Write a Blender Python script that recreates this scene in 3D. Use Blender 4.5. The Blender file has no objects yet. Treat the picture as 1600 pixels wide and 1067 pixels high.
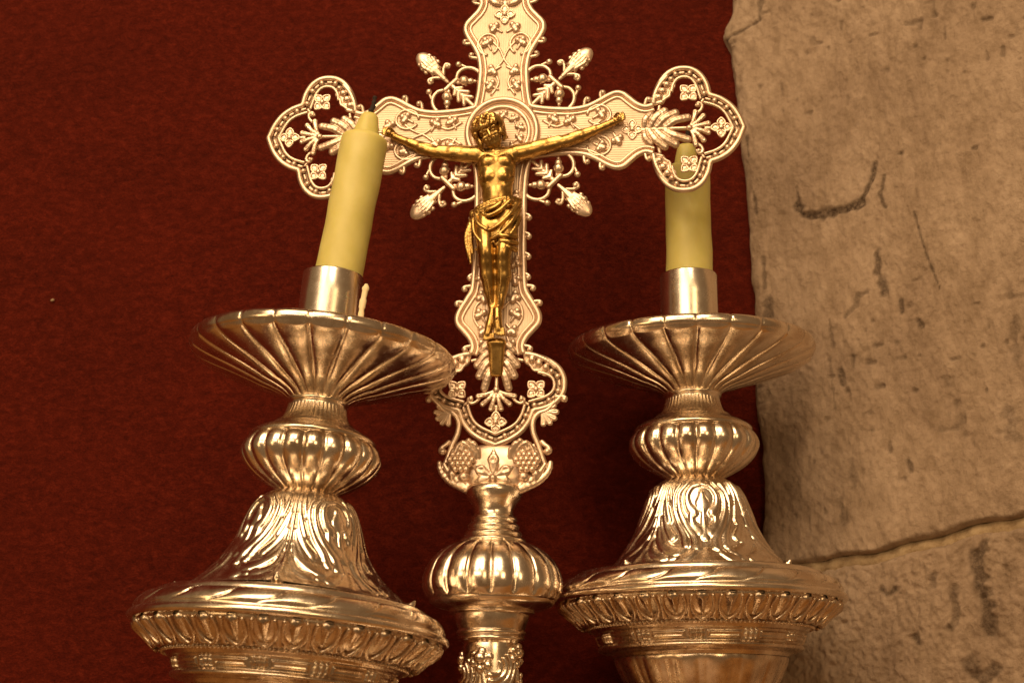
import bpy, math, random
import numpy as np
from mathutils import Matrix, Vector, Euler

random.seed(7)
rng = np.random.default_rng(7)
S = bpy.context.scene
COL = S.collection
R = math.radians

# ------------------------------------------------------------------ camera, light, exposure
CAM_D = 0.8225                      # camera to the plane of the cross
cam_data = bpy.data.cameras.new("camera")
cam = bpy.data.objects.new("camera", cam_data)
COL.objects.link(cam)
cam.location = (0, -CAM_D, 0)
cam.rotation_euler = (R(90 + 15.3), 0, 0)
cam_data.sensor_width = 36
cam_data.lens = 2350 / 1600 * 36
cam_data.clip_start = 0.02
cam_data.clip_end = 50
cam_data.dof.use_dof = True
cam_data.dof.focus_distance = 0.835
cam_data.dof.aperture_fstop = 13
S.camera = cam

world = bpy.data.worlds.new("World")
S.world = world
world.use_nodes = True
bg = world.node_tree.nodes["Background"]
bg.inputs[0].default_value = (0.33, 0.182, 0.080, 1)
bg.inputs[1].default_value = 0.52


def area(name, loc, target, sx, sy, power, col):
    ld = bpy.data.lights.new(name, 'AREA')
    ld.shape = 'RECTANGLE'
    ld.size, ld.size_y = sx, sy
    ld.energy = power
    ld.color = col
    o = bpy.data.objects.new(name, ld)
    COL.objects.link(o)
    o.location = loc
    o.rotation_euler = (Vector(target) - Vector(loc)).to_track_quat('-Z', 'Y').to_euler()
    return o


# warm windows of the nave in front and above, a little to the left, and weaker lamps low at the sides
area("nave_window", (-0.80, -1.35, 1.62), (0, 0, 0.24), 0.55, 1.05, 21, (1.0, 0.70, 0.405))
area("nave_window", (0.00, -1.50, 1.66), (0, 0, 0.24), 0.55, 1.05, 21, (1.0, 0.70, 0.405))
area("nave_lamp", (-0.75, -1.75, 0.72), (0, 0, 0.25), 1.2, 0.38, 9, (1.0, 0.71, 0.43))
area("side_lamp", (-1.15, -1.15, 0.10), (0, 0, 0.2), 0.35, 0.5, 2.4, (1.0, 0.64, 0.28))
area("aisle_lamp", (0.55, -1.7, 0.45), (0, 0, 0.2), 0.45, 0.6, 5.5, (1.0, 0.66, 0.32))

S.view_settings.view_transform = 'Standard'
S.view_settings.look = 'None'
S.view_settings.exposure = 0.0
S.view_settings.gamma = 1.0
S.render.engine = 'CYCLES'
S.cycles.use_denoising = True
S.cycles.max_bounces = 10
S.cycles.glossy_bounces = 6


# ------------------------------------------------------------------ materials
def new_mat(name):
    m = bpy.data.materials.new(name)
    m.use_nodes = True
    nt = m.node_tree
    b = nt.nodes["Principled BSDF"]
    return m, nt, b


def nd(nt, typ, **kw):
    n = nt.nodes.new(typ)
    for k, v in kw.items():
        if k.startswith("i_"):
            key = k[2:]
            n.inputs[int(key) if key.isdigit() else key.replace("_", " ")].default_value = v
        else:
            setattr(n, k, v)
    return n


def ramp(nt, fac, stops):
    r = nt.nodes.new("ShaderNodeValToRGB")
    el = r.color_ramp.elements
    while len(el) < len(stops):
        el.new(0.5)
    for e, (p, c) in zip(el, stops):
        e.position = p
        e.color = (*c, 1) if len(c) == 3 else c
    nt.links.new(fac, r.inputs[0])
    return r.outputs[0]


def noise(nt, scale, detail=4, rough=0.6, vec=None, dist=0.0):
    n = nt.nodes.new("ShaderNodeTexNoise")
    n.inputs["Scale"].default_value = scale
    n.inputs["Detail"].default_value = detail
    n.inputs["Roughness"].default_value = rough
    n.inputs["Distortion"].default_value = dist
    if vec is None:
        tc = nt.nodes.new("ShaderNodeTexCoord")
        vec = tc.outputs["Object"]
    nt.links.new(vec, n.inputs["Vector"])
    return n.outputs["Fac"]


def bump(nt, b, height, strength, dist, normal=None):
    bp = nt.nodes.new("ShaderNodeBump")
    bp.inputs["Strength"].default_value = strength
    bp.inputs["Distance"].default_value = dist
    nt.links.new(height, bp.inputs["Height"])
    if normal is not None:
        nt.links.new(normal, bp.inputs["Normal"])
    if b is not None:
        nt.links.new(bp.outputs[0], b.inputs["Normal"])
    return bp.outputs[0]


def metal(name, c0, c1, r0, r1, metallic=1.0, scale=60, bstr=0.12, bdist=0.0006, fine=900, fstr=0.05):
    m, nt, b = new_mat(name)
    f = noise(nt, scale, 5, 0.62)
    nt.links.new(ramp(nt, f, [(0.38, c0), (0.62, c1)]), b.inputs["Base Color"])
    f2 = noise(nt, scale * 2.6, 6, 0.7)
    mr = nd(nt, "ShaderNodeMapRange")
    mr.inputs["From Min"].default_value = 0.3
    mr.inputs["From Max"].default_value = 0.7
    mr.inputs["To Min"].default_value = r0
    mr.inputs["To Max"].default_value = r1
    nt.links.new(f2, mr.inputs["Value"])
    nt.links.new(mr.outputs[0], b.inputs["Roughness"])
    b.inputs["Metallic"].default_value = metallic
    n1 = bump(nt, None, noise(nt, scale * 1.4, 3, 0.5), bstr, bdist)
    bump(nt, b, noise(nt, fine, 3, 0.6), fstr, 0.0001, n1)
    return m


M_POL = metal("polished_silver", (0.70, 0.58, 0.45), (0.92, 0.83, 0.71), 0.17, 0.31)
M_CAST = metal("cast_silver", (0.52, 0.40, 0.29), (0.80, 0.68, 0.54), 0.20, 0.35, scale=90)
M_SAT = metal("satin_silver", (0.68, 0.515, 0.385), (0.80, 0.63, 0.485), 0.28, 0.42, metallic=0.86, scale=45, bstr=0.06)
M_SOCK = metal("bright_silver", (0.86, 0.78, 0.66), (0.92, 0.85, 0.74), 0.20, 0.30, scale=40, bstr=0.08)
M_GOLD = metal("gilding", (0.37, 0.225, 0.068), (0.60, 0.395, 0.135), 0.24, 0.36, scale=120, bstr=0.02, fstr=0.015)

# satin ground of the cross with fine engraved hatching, colour darkened to stand for recess shade
M_HATCH, nt, b = new_mat("hatched_silver")
b.inputs["Metallic"].default_value = 0.7
b.inputs["Roughness"].default_value = 0.5
f = noise(nt, 70, 5)
nt.links.new(ramp(nt, f, [(0.35, (0.55, 0.42, 0.30)), (0.65, (0.68, 0.53, 0.39))]), b.inputs["Base Color"])
tc = nd(nt, "ShaderNodeTexCoord")
wv = nd(nt, "ShaderNodeTexWave", wave_type='BANDS', bands_direction='Z')
wv.inputs["Scale"].default_value = 220
wv.inputs["Distortion"].default_value = 0.6
wv.inputs["Detail"].default_value = 1
nt.links.new(tc.outputs["Object"], wv.inputs["Vector"])
bump(nt, b, wv.outputs["Fac"], 0.28, 0.0003)

M_SHADE = metal("shaded_silver", (0.30, 0.21, 0.145), (0.46, 0.34, 0.24), 0.40, 0.55, metallic=0.85, scale=80)  # darker silver, recess shade painted into the channel floors

# candle wax
M_WAX, nt, b = new_mat("candle_wax")
f = noise(nt, 55, 4)
nt.links.new(ramp(nt, f, [(0.3, (0.58, 0.52, 0.15)), (0.7, (0.65, 0.585, 0.21))]), b.inputs["Base Color"])
b.inputs["Roughness"].default_value = 0.48
b.inputs["Subsurface Weight"].default_value = 0.6
b.inputs["Subsurface Radius"].default_value = (1.0, 0.75, 0.25)
b.inputs["Subsurface Scale"].default_value = 0.009
bump(nt, b, noise(nt, 140, 4), 0.12, 0.0006)
M_PALEWAX, nt, b = new_mat("pale_wax")
b.inputs["Base Color"].default_value = (0.80, 0.68, 0.42, 1)
b.inputs["Roughness"].default_value = 0.5
b.inputs["Subsurface Weight"].default_value = 0.3
b.inputs["Subsurface Scale"].default_value = 0.002
bump(nt, b, noise(nt, 300, 3), 0.3, 0.0005)
M_WICK, nt, b = new_mat("charred_wick")
f = noise(nt, 800, 3)
nt.links.new(ramp(nt, f, [(0.3, (0.012, 0.008, 0.006)), (0.8, (0.05, 0.03, 0.02))]), b.inputs["Base Color"])
b.inputs["Roughness"].default_value = 0.95

# red felt hanging
M_FELT, nt, b = new_mat("red_felt")
tc = nd(nt, "ShaderNodeTexCoord")
mp = nd(nt, "ShaderNodeMapping")
mp.inputs["Scale"].default_value = (1, 1, 1.7)
mp.inputs["Rotation"].default_value = (0, R(14), 0)
nt.links.new(tc.outputs["Object"], mp.inputs["Vector"])
n1 = noise(nt, 150, 5, 0.72, mp.outputs[0], 0.5)
n2 = noise(nt, 800, 4, 0.75, mp.outputs[0])
n3 = noise(nt, 9, 3, 0.5, mp.outputs[0])
mixf = nd(nt, "ShaderNodeMath", operation='ADD')
nt.links.new(n1, mixf.inputs[0])
nt.links.new(n2, mixf.inputs[1])
h2 = nd(nt, "ShaderNodeMath", operation='MULTIPLY')
h2.inputs[1].default_value = 0.5
nt.links.new(mixf.outputs[0], h2.inputs[0])
cr = ramp(nt, h2.outputs[0], [(0.34, (0.036, 0.0038, 0.0020)), (0.5, (0.082, 0.0088, 0.0042)), (0.66, (0.160, 0.0195, 0.0090))])
cl = ramp(nt, n3, [(0.3, (0.88, 0.88, 0.88)), (0.7, (1.08, 1.04, 1.0))])
mx = nd(nt, "ShaderNodeMix", data_type='RGBA', blend_type='MULTIPLY')
mx.inputs["Factor"].default_value = 1
nt.links.new(cr, mx.inputs["A"])
nt.links.new(cl, mx.inputs["B"])
nt.links.new(mx.outputs["Result"], b.inputs["Base Color"])
b.inputs["Roughness"].default_value = 1.0
b.inputs["Specular IOR Level"].default_value = 0.08
b.inputs["Sheen Weight"].default_value = 0.12
b.inputs["Sheen Tint"].default_value = (0.6, 0.12, 0.06, 1)
bump(nt, b, h2.outputs[0], 0.85, 0.0028)

# stone: colour from noise, stains and one painted shade band from an attribute
M_STONE, nt, b = new_mat("weathered_stone")
tc = nd(nt, "ShaderNodeTexCoord")
mp = nd(nt, "ShaderNodeMapping")
mp.inputs["Scale"].default_value = (1, 1, 0.55)
nt.links.new(tc.outputs["Object"], mp.inputs["Vector"])
a1 = noise(nt, 14, 6, 0.62, mp.outputs[0], 0.4)
a2 = noise(nt, 120, 6, 0.7, mp.outputs[0])
a3 = noise(nt, 420, 4, 0.7)
c1 = ramp(nt, a1, [(0.3, (0.235, 0.170, 0.123)), (0.5, (0.325, 0.245, 0.180)), (0.72, (0.420, 0.328, 0.250))])
c2 = ramp(nt, a2, [(0.32, (0.72, 0.68, 0.62)), (0.6, (1.05, 1.03, 1.0))])
mx = nd(nt, "ShaderNodeMix", data_type='RGBA', blend_type='MULTIPLY')
mx.inputs["Factor"].default_value = 1
nt.links.new(c1, mx.inputs["A"])
nt.links.new(c2, mx.inputs["B"])
at = nd(nt, "ShaderNodeAttribute", attribute_name="stain_shade")
sn = nd(nt, "ShaderNodeMath", operation='MULTIPLY')
nt.links.new(at.outputs["Fac"], sn.inputs[0])
nt.links.new(ramp(nt, a3, [(0.3, (0.45, 0.45, 0.45)), (0.6, (1, 1, 1))]), sn.inputs[1])
mx2 = nd(nt, "ShaderNodeMix", data_type='RGBA', blend_type='MIX')
nt.links.new(sn.outputs[0], mx2.inputs["Factor"])
nt.links.new(mx.outputs["Result"], mx2.inputs["A"])
mx2.inputs["B"].default_value = (0.055, 0.035, 0.022, 1)
nt.links.new(mx2.outputs["Result"], b.inputs["Base Color"])
b.inputs["Roughness"].default_value = 0.92
b.inputs["Specular IOR Level"].default_value = 0.2
n1 = bump(nt, None, a2, 0.7, 0.0024)
a4 = noise(nt, 1100, 3, 0.75)
n1 = bump(nt, None, a3, 0.75, 0.0011, n1)
bump(nt, b, a4, 0.6, 0.0005, n1)
M_MORTAR, nt, b = new_mat("lime_mortar")
f = noise(nt, 160, 6, 0.7)
nt.links.new(ramp(nt, f, [(0.3, (0.20, 0.13, 0.065)), (0.7, (0.40, 0.30, 0.18))]), b.inputs["Base Color"])
b.inputs["Roughness"].default_value = 0.95
bump(nt, b, f, 0.6, 0.002)

M_WOOD, nt, b = new_mat("honey_wood")
tc = nd(nt, "ShaderNodeTexCoord")
mp = nd(nt, "ShaderNodeMapping")
mp.inputs["Scale"].default_value = (2, 30, 30)
nt.links.new(tc.outputs["Object"], mp.inputs["Vector"])
f = noise(nt, 3, 6, 0.6, mp.outputs[0], 0.8)
nt.links.new(ramp(nt, f, [(0.3, (0.20, 0.10, 0.035)), (0.7, (0.42, 0.23, 0.08))]), b.inputs["Base Color"])
b.inputs["Roughness"].default_value = 0.4


# ------------------------------------------------------------------ mesh helpers
def mesh_from(name, v, f, mat, smooth=True):
    me = bpy.data.meshes.new(name)
    v = np.asarray(v, dtype=np.float64)
    if isinstance(f, np.ndarray):
        me.vertices.add(len(v))
        me.vertices.foreach_set("co", v.astype(np.float32).ravel())
        n, k = f.shape
        me.loops.add(n * k)
        me.loops.foreach_set("vertex_index", f.astype(np.int32).ravel())
        me.polygons.add(n)
        me.polygons.foreach_set("loop_start", np.arange(0, n * k, k, dtype=np.int32))
        me.polygons.foreach_set("loop_total", np.full(n, k, dtype=np.int32))
        me.update(calc_edges=True)
    else:
        me.from_pydata([tuple(p) for p in v], [], f)
    me.validate()
    if smooth:
        me.polygons.foreach_set("use_smooth", np.ones(len(me.polygons), dtype=bool))
    me.materials.append(mat)
    me.update()
    return me


def add(name, me, parent=None, loc=(0, 0, 0), rot=(0, 0, 0), scale=1.0):
    o = bpy.data.objects.new(name, me)
    COL.objects.link(o)
    o.location = loc
    o.rotation_euler = rot
    if scale != 1.0:
        o.scale = (scale,) * 3
    if parent is not None:
        o.parent = parent
    return o


def thing(name, label, cat, group=None, loc=(0, 0, 0), rot=(0, 0, 0)):
    o = bpy.data.objects.new(name, None)
    COL.objects.link(o)
    o.empty_display_size = 0.02
    o.location = loc
    o.rotation_euler = rot
    o["label"] = label
    o["category"] = cat
    if group:
        o["group"] = group
    return o


def join(parts):
    """list of (v, f) -> one (v, list of faces)"""
    V, Fa, k = [], [], 0
    for v, f in parts:
        v = np.asarray(v)
        V.append(v)
        Fa += [tuple(int(i) + k for i in q) for q in f]
        k += len(v)
    return np.vstack(V), Fa


def spline(pts, n):
    """Catmull-Rom through pts (any dimension), n samples, roughly even by chord length"""
    P = np.asarray(pts, float)
    if len(P) == 2:
        t = np.linspace(0, 1, n)[:, None]
        return P[0] * (1 - t) + P[1] * t
    P = np.vstack([2 * P[0] - P[1], P, 2 * P[-1] - P[-2]])
    out = []
    seg = len(P) - 3
    L = [np.linalg.norm(P[i + 2] - P[i + 1]) for i in range(seg)]
    cum = np.concatenate([[0], np.cumsum(L)])
    for s in np.linspace(0, cum[-1], n):
        i = min(int(np.searchsorted(cum, s, side='right')) - 1, seg - 1)
        t = (s - cum[i]) / max(L[i], 1e-9)
        p0, p1, p2, p3 = P[i:i + 4]
        out.append(0.5 * (2 * p1 + (p2 - p0) * t + (2 * p0 - 5 * p1 + 4 * p2 - p3) * t * t + (3 * p1 - p0 - 3 * p2 + p3) * t ** 3))
    return np.array(out)


def lathe(prof, n, fr=None, cap=True):
    """prof: (m,2) array of (r, z). fr(theta array, i) -> radius offset"""
    prof = np.asarray(prof, float)
    m = len(prof)
    th = np.linspace(0, 2 * np.pi, n, endpoint=False)
    V = np.zeros((m, n, 3))
    for i, (r, z) in enumerate(prof):
        rr = np.full(n, r)
        zz = np.full(n, z)
        if fr is not None:
            d = fr(th, i)
            if isinstance(d, tuple):
                rr = rr + d[0]
                zz = zz + d[1]
            else:
                rr = rr + d
        V[i, :, 0] = rr * np.cos(th)
        V[i, :, 1] = rr * np.sin(th)
        V[i, :, 2] = zz
    idx = np.arange(m * n).reshape(m, n)
    a = idx[:-1, :]
    b_ = np.roll(idx, -1, axis=1)[:-1, :]
    c = np.roll(idx, -1, axis=1)[1:, :]
    d = idx[1:, :]
    F = np.stack([a, d, c, b_], axis=-1).reshape(-1, 4)
    return V.reshape(-1, 3), F


def prof_normals(prof):
    t = np.gradient(prof, axis=0)
    t /= np.linalg.norm(t, axis=1)[:, None] + 1e-12
    return np.stack([-t[:, 1], t[:, 0]], axis=1)     # for profiles going down: outward = (+dz.., )


def tube(path, rad, ns=8, squash=1.0, cap=True):
    """tube along 3D path in (x, y, z); squash flattens along y"""
    P = np.asarray(path, float)
    n = len(P)
    rad = np.broadcast_to(np.asarray(rad, float), (n,))
    T = np.gradient(P, axis=0)
    T /= np.linalg.norm(T, axis=1)[:, None] + 1e-12
    up = np.array([0, 1.0, 0])
    V = np.zeros((n, ns, 3))
    ang = np.linspace(0, 2 * np.pi, ns, endpoint=False)
    pr = None
    for i in range(n):
        a = np.cross(T[i], up)
        if np.linalg.norm(a) < 0.05:
            a = pr if pr is not None else np.array([1.0, 0, 0])
        a /= np.linalg.norm(a)
        if pr is not None and np.dot(a, pr) < 0 and np.linalg.norm(np.cross(T[i], up)) < 0.3:
            a = -a
        pr = a
        b_ = np.cross(a, T[i])
        V[i] = P[i] + rad[i] * (np.cos(ang)[:, None] * a + squash * np.sin(ang)[:, None] * b_)
    F = []
    for i in range(n - 1):
        for j in range(ns):
            k = (j + 1) % ns
            F.append((i * ns + j, i * ns + k, (i + 1) * ns + k, (i + 1) * ns + j))
    V = V.reshape(-1, 3)
    if cap:
        F.append(tuple(range(ns))[::-1])
        F.append(tuple((n - 1) * ns + j for j in range(ns)))
    return V, F


def ball(c, r, nu=12, nv=8, sy=1.0):
    V, F = [], []
    for i in range(nv + 1):
        ph = math.pi * i / nv
        for j in range(nu):
            th = 2 * math.pi * j / nu
            V.append((c[0] + r * math.sin(ph) * math.cos(th), c[1] + r * sy * math.sin(ph) * math.sin(th), c[2] + r * math.cos(ph)))
    for i in range(nv):
        for j in range(nu):
            k = (j + 1) % nu
            F.append((i * nu + j, (i + 1) * nu + j, (i + 1) * nu + k, i * nu + k))
    return np.array(V), F


# signed distance grid + surface nets, for cast and sculpted pieces.
# coordinates are (x, z, n): right, up, towards the viewer
class Sdf:
    def __init__(self, lo, hi, h):
        self.lo = np.array(lo, float)
        self.h = h
        self.extra = 0
        self.n = np.ceil((np.array(hi) - self.lo) / h).astype(int) + 1
        self.V = np.full(self.n, 1e3, np.float32)
        self.ax = [self.lo[i] + h * np.arange(self.n[i]) for i in range(3)]

    def _loc(self, lo, hi):
        s = []
        for i in range(3):
            a = max(0, int((lo[i] - self.lo[i]) / self.h) - 2)
            b_ = min(self.n[i], int((hi[i] - self.lo[i]) / self.h) + 4)
            if b_ <= a:
                return None, None
            s.append(slice(a, b_))
        g = [self.ax[i][s[i]].reshape([-1 if j == i else 1 for j in range(3)]) for i in range(3)]
        return tuple(s), g

    def _put(self, s, d, k, op):
        A = self.V[s]
        d = d.astype(np.float32)
        if op == 'add':
            if k > 0:
                hh = np.maximum(k - np.abs(A - d), 0) / k
                self.V[s] = np.minimum(A, d) - hh * hh * k * 0.25
            else:
                self.V[s] = np.minimum(A, d)
        else:
            d = -d
            if k > 0:
                hh = np.maximum(k - np.abs(A - d), 0) / k
                self.V[s] = np.maximum(A, d) + hh * hh * k * 0.25
            else:
                self.V[s] = np.maximum(A, d)
        return self

    def cone(self, a, b, ra, rb=None, k=0.0, sq=1.0, op='add'):
        rb = ra if rb is None else rb
        a = np.array(a, float)
        b = np.array(b, float)
        m = max(ra, rb) + k + self.h
        s, g = self._loc(np.minimum(a, b) - m, np.maximum(a, b) + m)
        if s is None:
            return self
        w = np.array([1, 1, 1 / sq])
        ab = (b - a) * w
        q = [(g[i] - a[i]) * w[i] for i in range(3)]
        t = np.clip((q[0] * ab[0] + q[1] * ab[1] + q[2] * ab[2]) / max(ab @ ab, 1e-9), 0, 1)
        d = np.sqrt((q[0] - t * ab[0]) ** 2 + (q[1] - t * ab[1]) ** 2 + (q[2] - t * ab[2]) ** 2) - (ra + t * (rb - ra))
        return self._put(s, d, k, op)

    def path(self, pts, ra, rb=None, k=0.0, sq=1.0, op='add'):
        rb = ra if rb is None else rb
        n = len(pts) - 1
        for i in range(n):
            self.cone(pts[i], pts[i + 1], ra + (rb - ra) * i / n, ra + (rb - ra) * (i + 1) / n, k, sq, op)
        return self

    def ell(self, c, rad, k=0.0, op='add', rot=None):
        c = np.array(c, float)
        rad = np.array(rad, float)
        m = rad.max() + k + self.h
        s, g = self._loc(c - m, c + m)
        if s is None:
            return self
        q = [g[i] - c[i] for i in range(3)]
        if rot is not None:
            q = [rot[0][i] * q[0] + rot[1][i] * q[1] + rot[2][i] * q[2] for i in range(3)]
        l = np.sqrt(sum((q[i] / rad[i]) ** 2 for i in range(3)))
        l2 = np.sqrt(sum((q[i] / rad[i] ** 2) ** 2 for i in range(3))) + 1e-9
        d = l * (l - 1) / l2
        return self._put(s, d, k, op)

    def mesh(self):
        V = self.V
        ins = V < 0
        n = np.array(V.shape)
        c = [slice(0, -1), slice(1, None)]
        corners = {}
        cnt = np.zeros(n - 1, np.int8)
        for i in (0, 1):
            for j in (0, 1):
                for k in (0, 1):
                    cnt += ins[c[i], c[j], c[k]]
        act = np.argwhere((cnt > 0) & (cnt < 8))
        num = len(act)
        pos = np.zeros((num, 3))
        wt = np.zeros(num)
        vals = {}
        for i in (0, 1):
            for j in (0, 1):
                for k in (0, 1):
                    vals[(i, j, k)] = V[act[:, 0] + i, act[:, 1] + j, act[:, 2] + k].astype(float)
        for axn in range(3):
            o1, o2 = [q for q in range(3) if q != axn]
            for u in (0, 1):
                for w in (0, 1):
                    p = [0, 0, 0]
                    p[o1], p[o2] = u, w
                    p2 = list(p)
                    p2[axn] = 1
                    va, vb = vals[tuple(p)], vals[tuple(p2)]
                    cr = (va < 0) != (vb < 0)
                    t = np.where(cr, va / np.where(cr, va - vb, 1), 0)
                    pt = np.zeros((num, 3))
                    pt[:, o1] = u
                    pt[:, o2] = w
                    pt[:, axn] = t
                    pos += pt * cr[:, None]
                    wt += cr
        pos = (act + pos / wt[:, None]) * self.h + self.lo
        index = np.full(n - 1, -1, np.int64)
        index[act[:, 0], act[:, 1], act[:, 2]] = np.arange(num)
        quads = []
        for axn in range(3):
            o1, o2 = [(1, 2), (2, 0), (0, 1)][axn]
            sa = [slice(None)] * 3
            sb = [slice(None)] * 3
            sa[axn] = slice(0, -1)
            sb[axn] = slice(1, None)
            a = ins[tuple(sa)]
            b = ins[tuple(sb)]
            e = np.argwhere(a != b)
            ok = (e[:, o1] > 0) & (e[:, o2] > 0) & (e[:, o1] < n[o1] - 1) & (e[:, o2] < n[o2] - 1)
            e = e[ok]
            flip = a[e[:, 0], e[:, 1], e[:, 2]]
            q = []
            for d1, d2 in ((1, 1), (0, 1), (0, 0), (1, 0)):
                p = e.copy()
                p[:, o1] -= d1
                p[:, o2] -= d2
                q.append(index[p[:, 0], p[:, 1], p[:, 2]])
            q = np.stack(q, 1)
            q[~flip] = q[~flip][:, ::-1]
            quads.append(q)
        Q = np.vstack(quads)
        Q = Q[(Q >= 0).all(1)]
        e = np.vstack([Q[:, [0, 1]], Q[:, [1, 2]], Q[:, [2, 3]], Q[:, [3, 0]]])
        deg = np.maximum(np.bincount(e[:, 0], minlength=num), 1)[:, None]
        for lam in (0.55, -0.45) * self.extra + (0.55, -0.45, 0.55, -0.45, 0.5):
            nb = np.stack([np.bincount(e[:, 0], weights=pos[e[:, 1], q], minlength=num) for q in range(3)], 1) / deg
            pos = pos + lam * (nb - pos)
        # (x, z, n) -> (x, -n, z): this is a rotation, orientation is kept
        return np.stack([pos[:, 0], -pos[:, 2], pos[:, 1]], 1), Q


def vnoise(P, seed=0):
    """value noise in 3D, vectorised"""
    P = np.asarray(P, float)
    i = np.floor(P).astype(np.int64)
    f = P - i
    f = f * f * (3 - 2 * f)

    def hsh(x, y, z):
        h = (x * 374761393 + y * 668265263 + z * 2147483647 + seed * 1274126177) & 0xffffffff
        h = ((h ^ (h >> 13)) * 1274126177) & 0xffffffff
        return ((h ^ (h >> 16)) & 0xffff) / 65535.0
    r = 0
    for a in (0, 1):
        for b_ in (0, 1):
            for c in (0, 1):
                w = (f[:, 0] if a else 1 - f[:, 0]) * (f[:, 1] if b_ else 1 - f[:, 1]) * (f[:, 2] if c else 1 - f[:, 2])
                r = r + w * hsh(i[:, 0] + a, i[:, 1] + b_, i[:, 2] + c)
    return r * 2 - 1


def fbm(P, oct=5, seed=0, gain=0.5):
    r, a, s = 0, 1.0, 1.0
    for o in range(oct):
        r = r + a * vnoise(np.asarray(P) * s, seed + o * 17)
        a *= gain
        s *= 2.03
    return r


# ------------------------------------------------------------------ felt wall and altar top
WALL_Y = 0.128
xs = np.linspace(-1.3, 0.55, 120)
zs = np.linspace(-0.3, 1.3, 110)
X, Z = np.meshgrid(xs, zs, indexing='ij')
Yw = WALL_Y + 0.0012 * fbm(np.stack([X.ravel() * 9, Z.ravel() * 9, 0 * X.ravel()], 1), 3, 5).reshape(X.shape)
idx = np.arange(X.size).reshape(X.shape)
F = np.stack([idx[:-1, :-1], idx[1:, :-1], idx[1:, 1:], idx[:-1, 1:]], -1).reshape(-1, 4)
wall = add("felt_wall", mesh_from("felt_wall", np.stack([X.ravel(), Yw.ravel(), Z.ravel()], 1), F, M_FELT))
wall["kind"] = "structure"
v, f = ball((0, 0, 0), 0.0016, 8, 6, 0.5)
v = v * (1.3, 1, 0.8) + 0.0003 * np.sin(v[:, ::-1] * 9000)
add("lint", mesh_from("lint", v, f, M_MORTAR), wall, (-0.3030, WALL_Y - 0.0012, 0.2880), scale=0.65)

SHELF_Z = -0.135
v = []
for x in (-1.3, 0.55):
    for y in (-0.24, WALL_Y + 0.02):
        for z in (SHELF_Z - 0.04, SHELF_Z):
            v.append((x, y, z))
shelf = add("altar_top", mesh_from("altar_top", v, [(0, 1, 3, 2), (4, 6, 7, 5), (0, 4, 5, 1), (2, 3, 7, 6), (0, 2, 6, 4), (1, 5, 7, 3)], M_WOOD, False))
shelf["kind"] = "structure"

# ------------------------------------------------------------------ stone pillar (angled face, right)
PA = R(35)
PE = np.array([0.158, 0.118])                      # corner against the felt
PD = np.array([math.cos(PA), -math.sin(PA)])       # along the face, towards the viewer
PN = np.array([-math.sin(PA), -math.cos(PA)])      # out of the face
pillar = thing("stone_pillar", "pale weathered stone pillar of rough blocks rising at the right edge", "pillar", loc=(0.24, 0.10, SHELF_Z))
PB = np.array([0.24, 0.10, SHELF_Z])
pillar["kind"] = "thing"


def joint_z(u):
    return 0.1070 + 0.128 * np.clip(u, -0.02, 0.5) + 0.0014 * np.sin(u * 48 + 1) + 0.0008 * np.sin(u * 151)


def pil(px, py):
    """reference pixel -> (u along face, z) on the pillar face, worked out once as marks in face coordinates"""
    Fp, p = 2350.0, R(15.3)
    u_, v_ = (px - 800) / Fp, (533.5 - py) / Fp
    d = np.array([u_, math.cos(p) - v_ * math.sin(p), math.sin(p) + v_ * math.cos(p)])
    o = np.array([0, -CAM_D, 0])
    n3 = np.array([PN[0], PN[1], 0])
    t = ((PE[0] - o[0]) * n3[0] + (PE[1] - o[1]) * n3[1]) / (d @ n3)
    q = o + t * d
    return (q[0] - PE[0]) * PD[0] + (q[1] - PE[1]) * PD[1], q[2]


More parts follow.
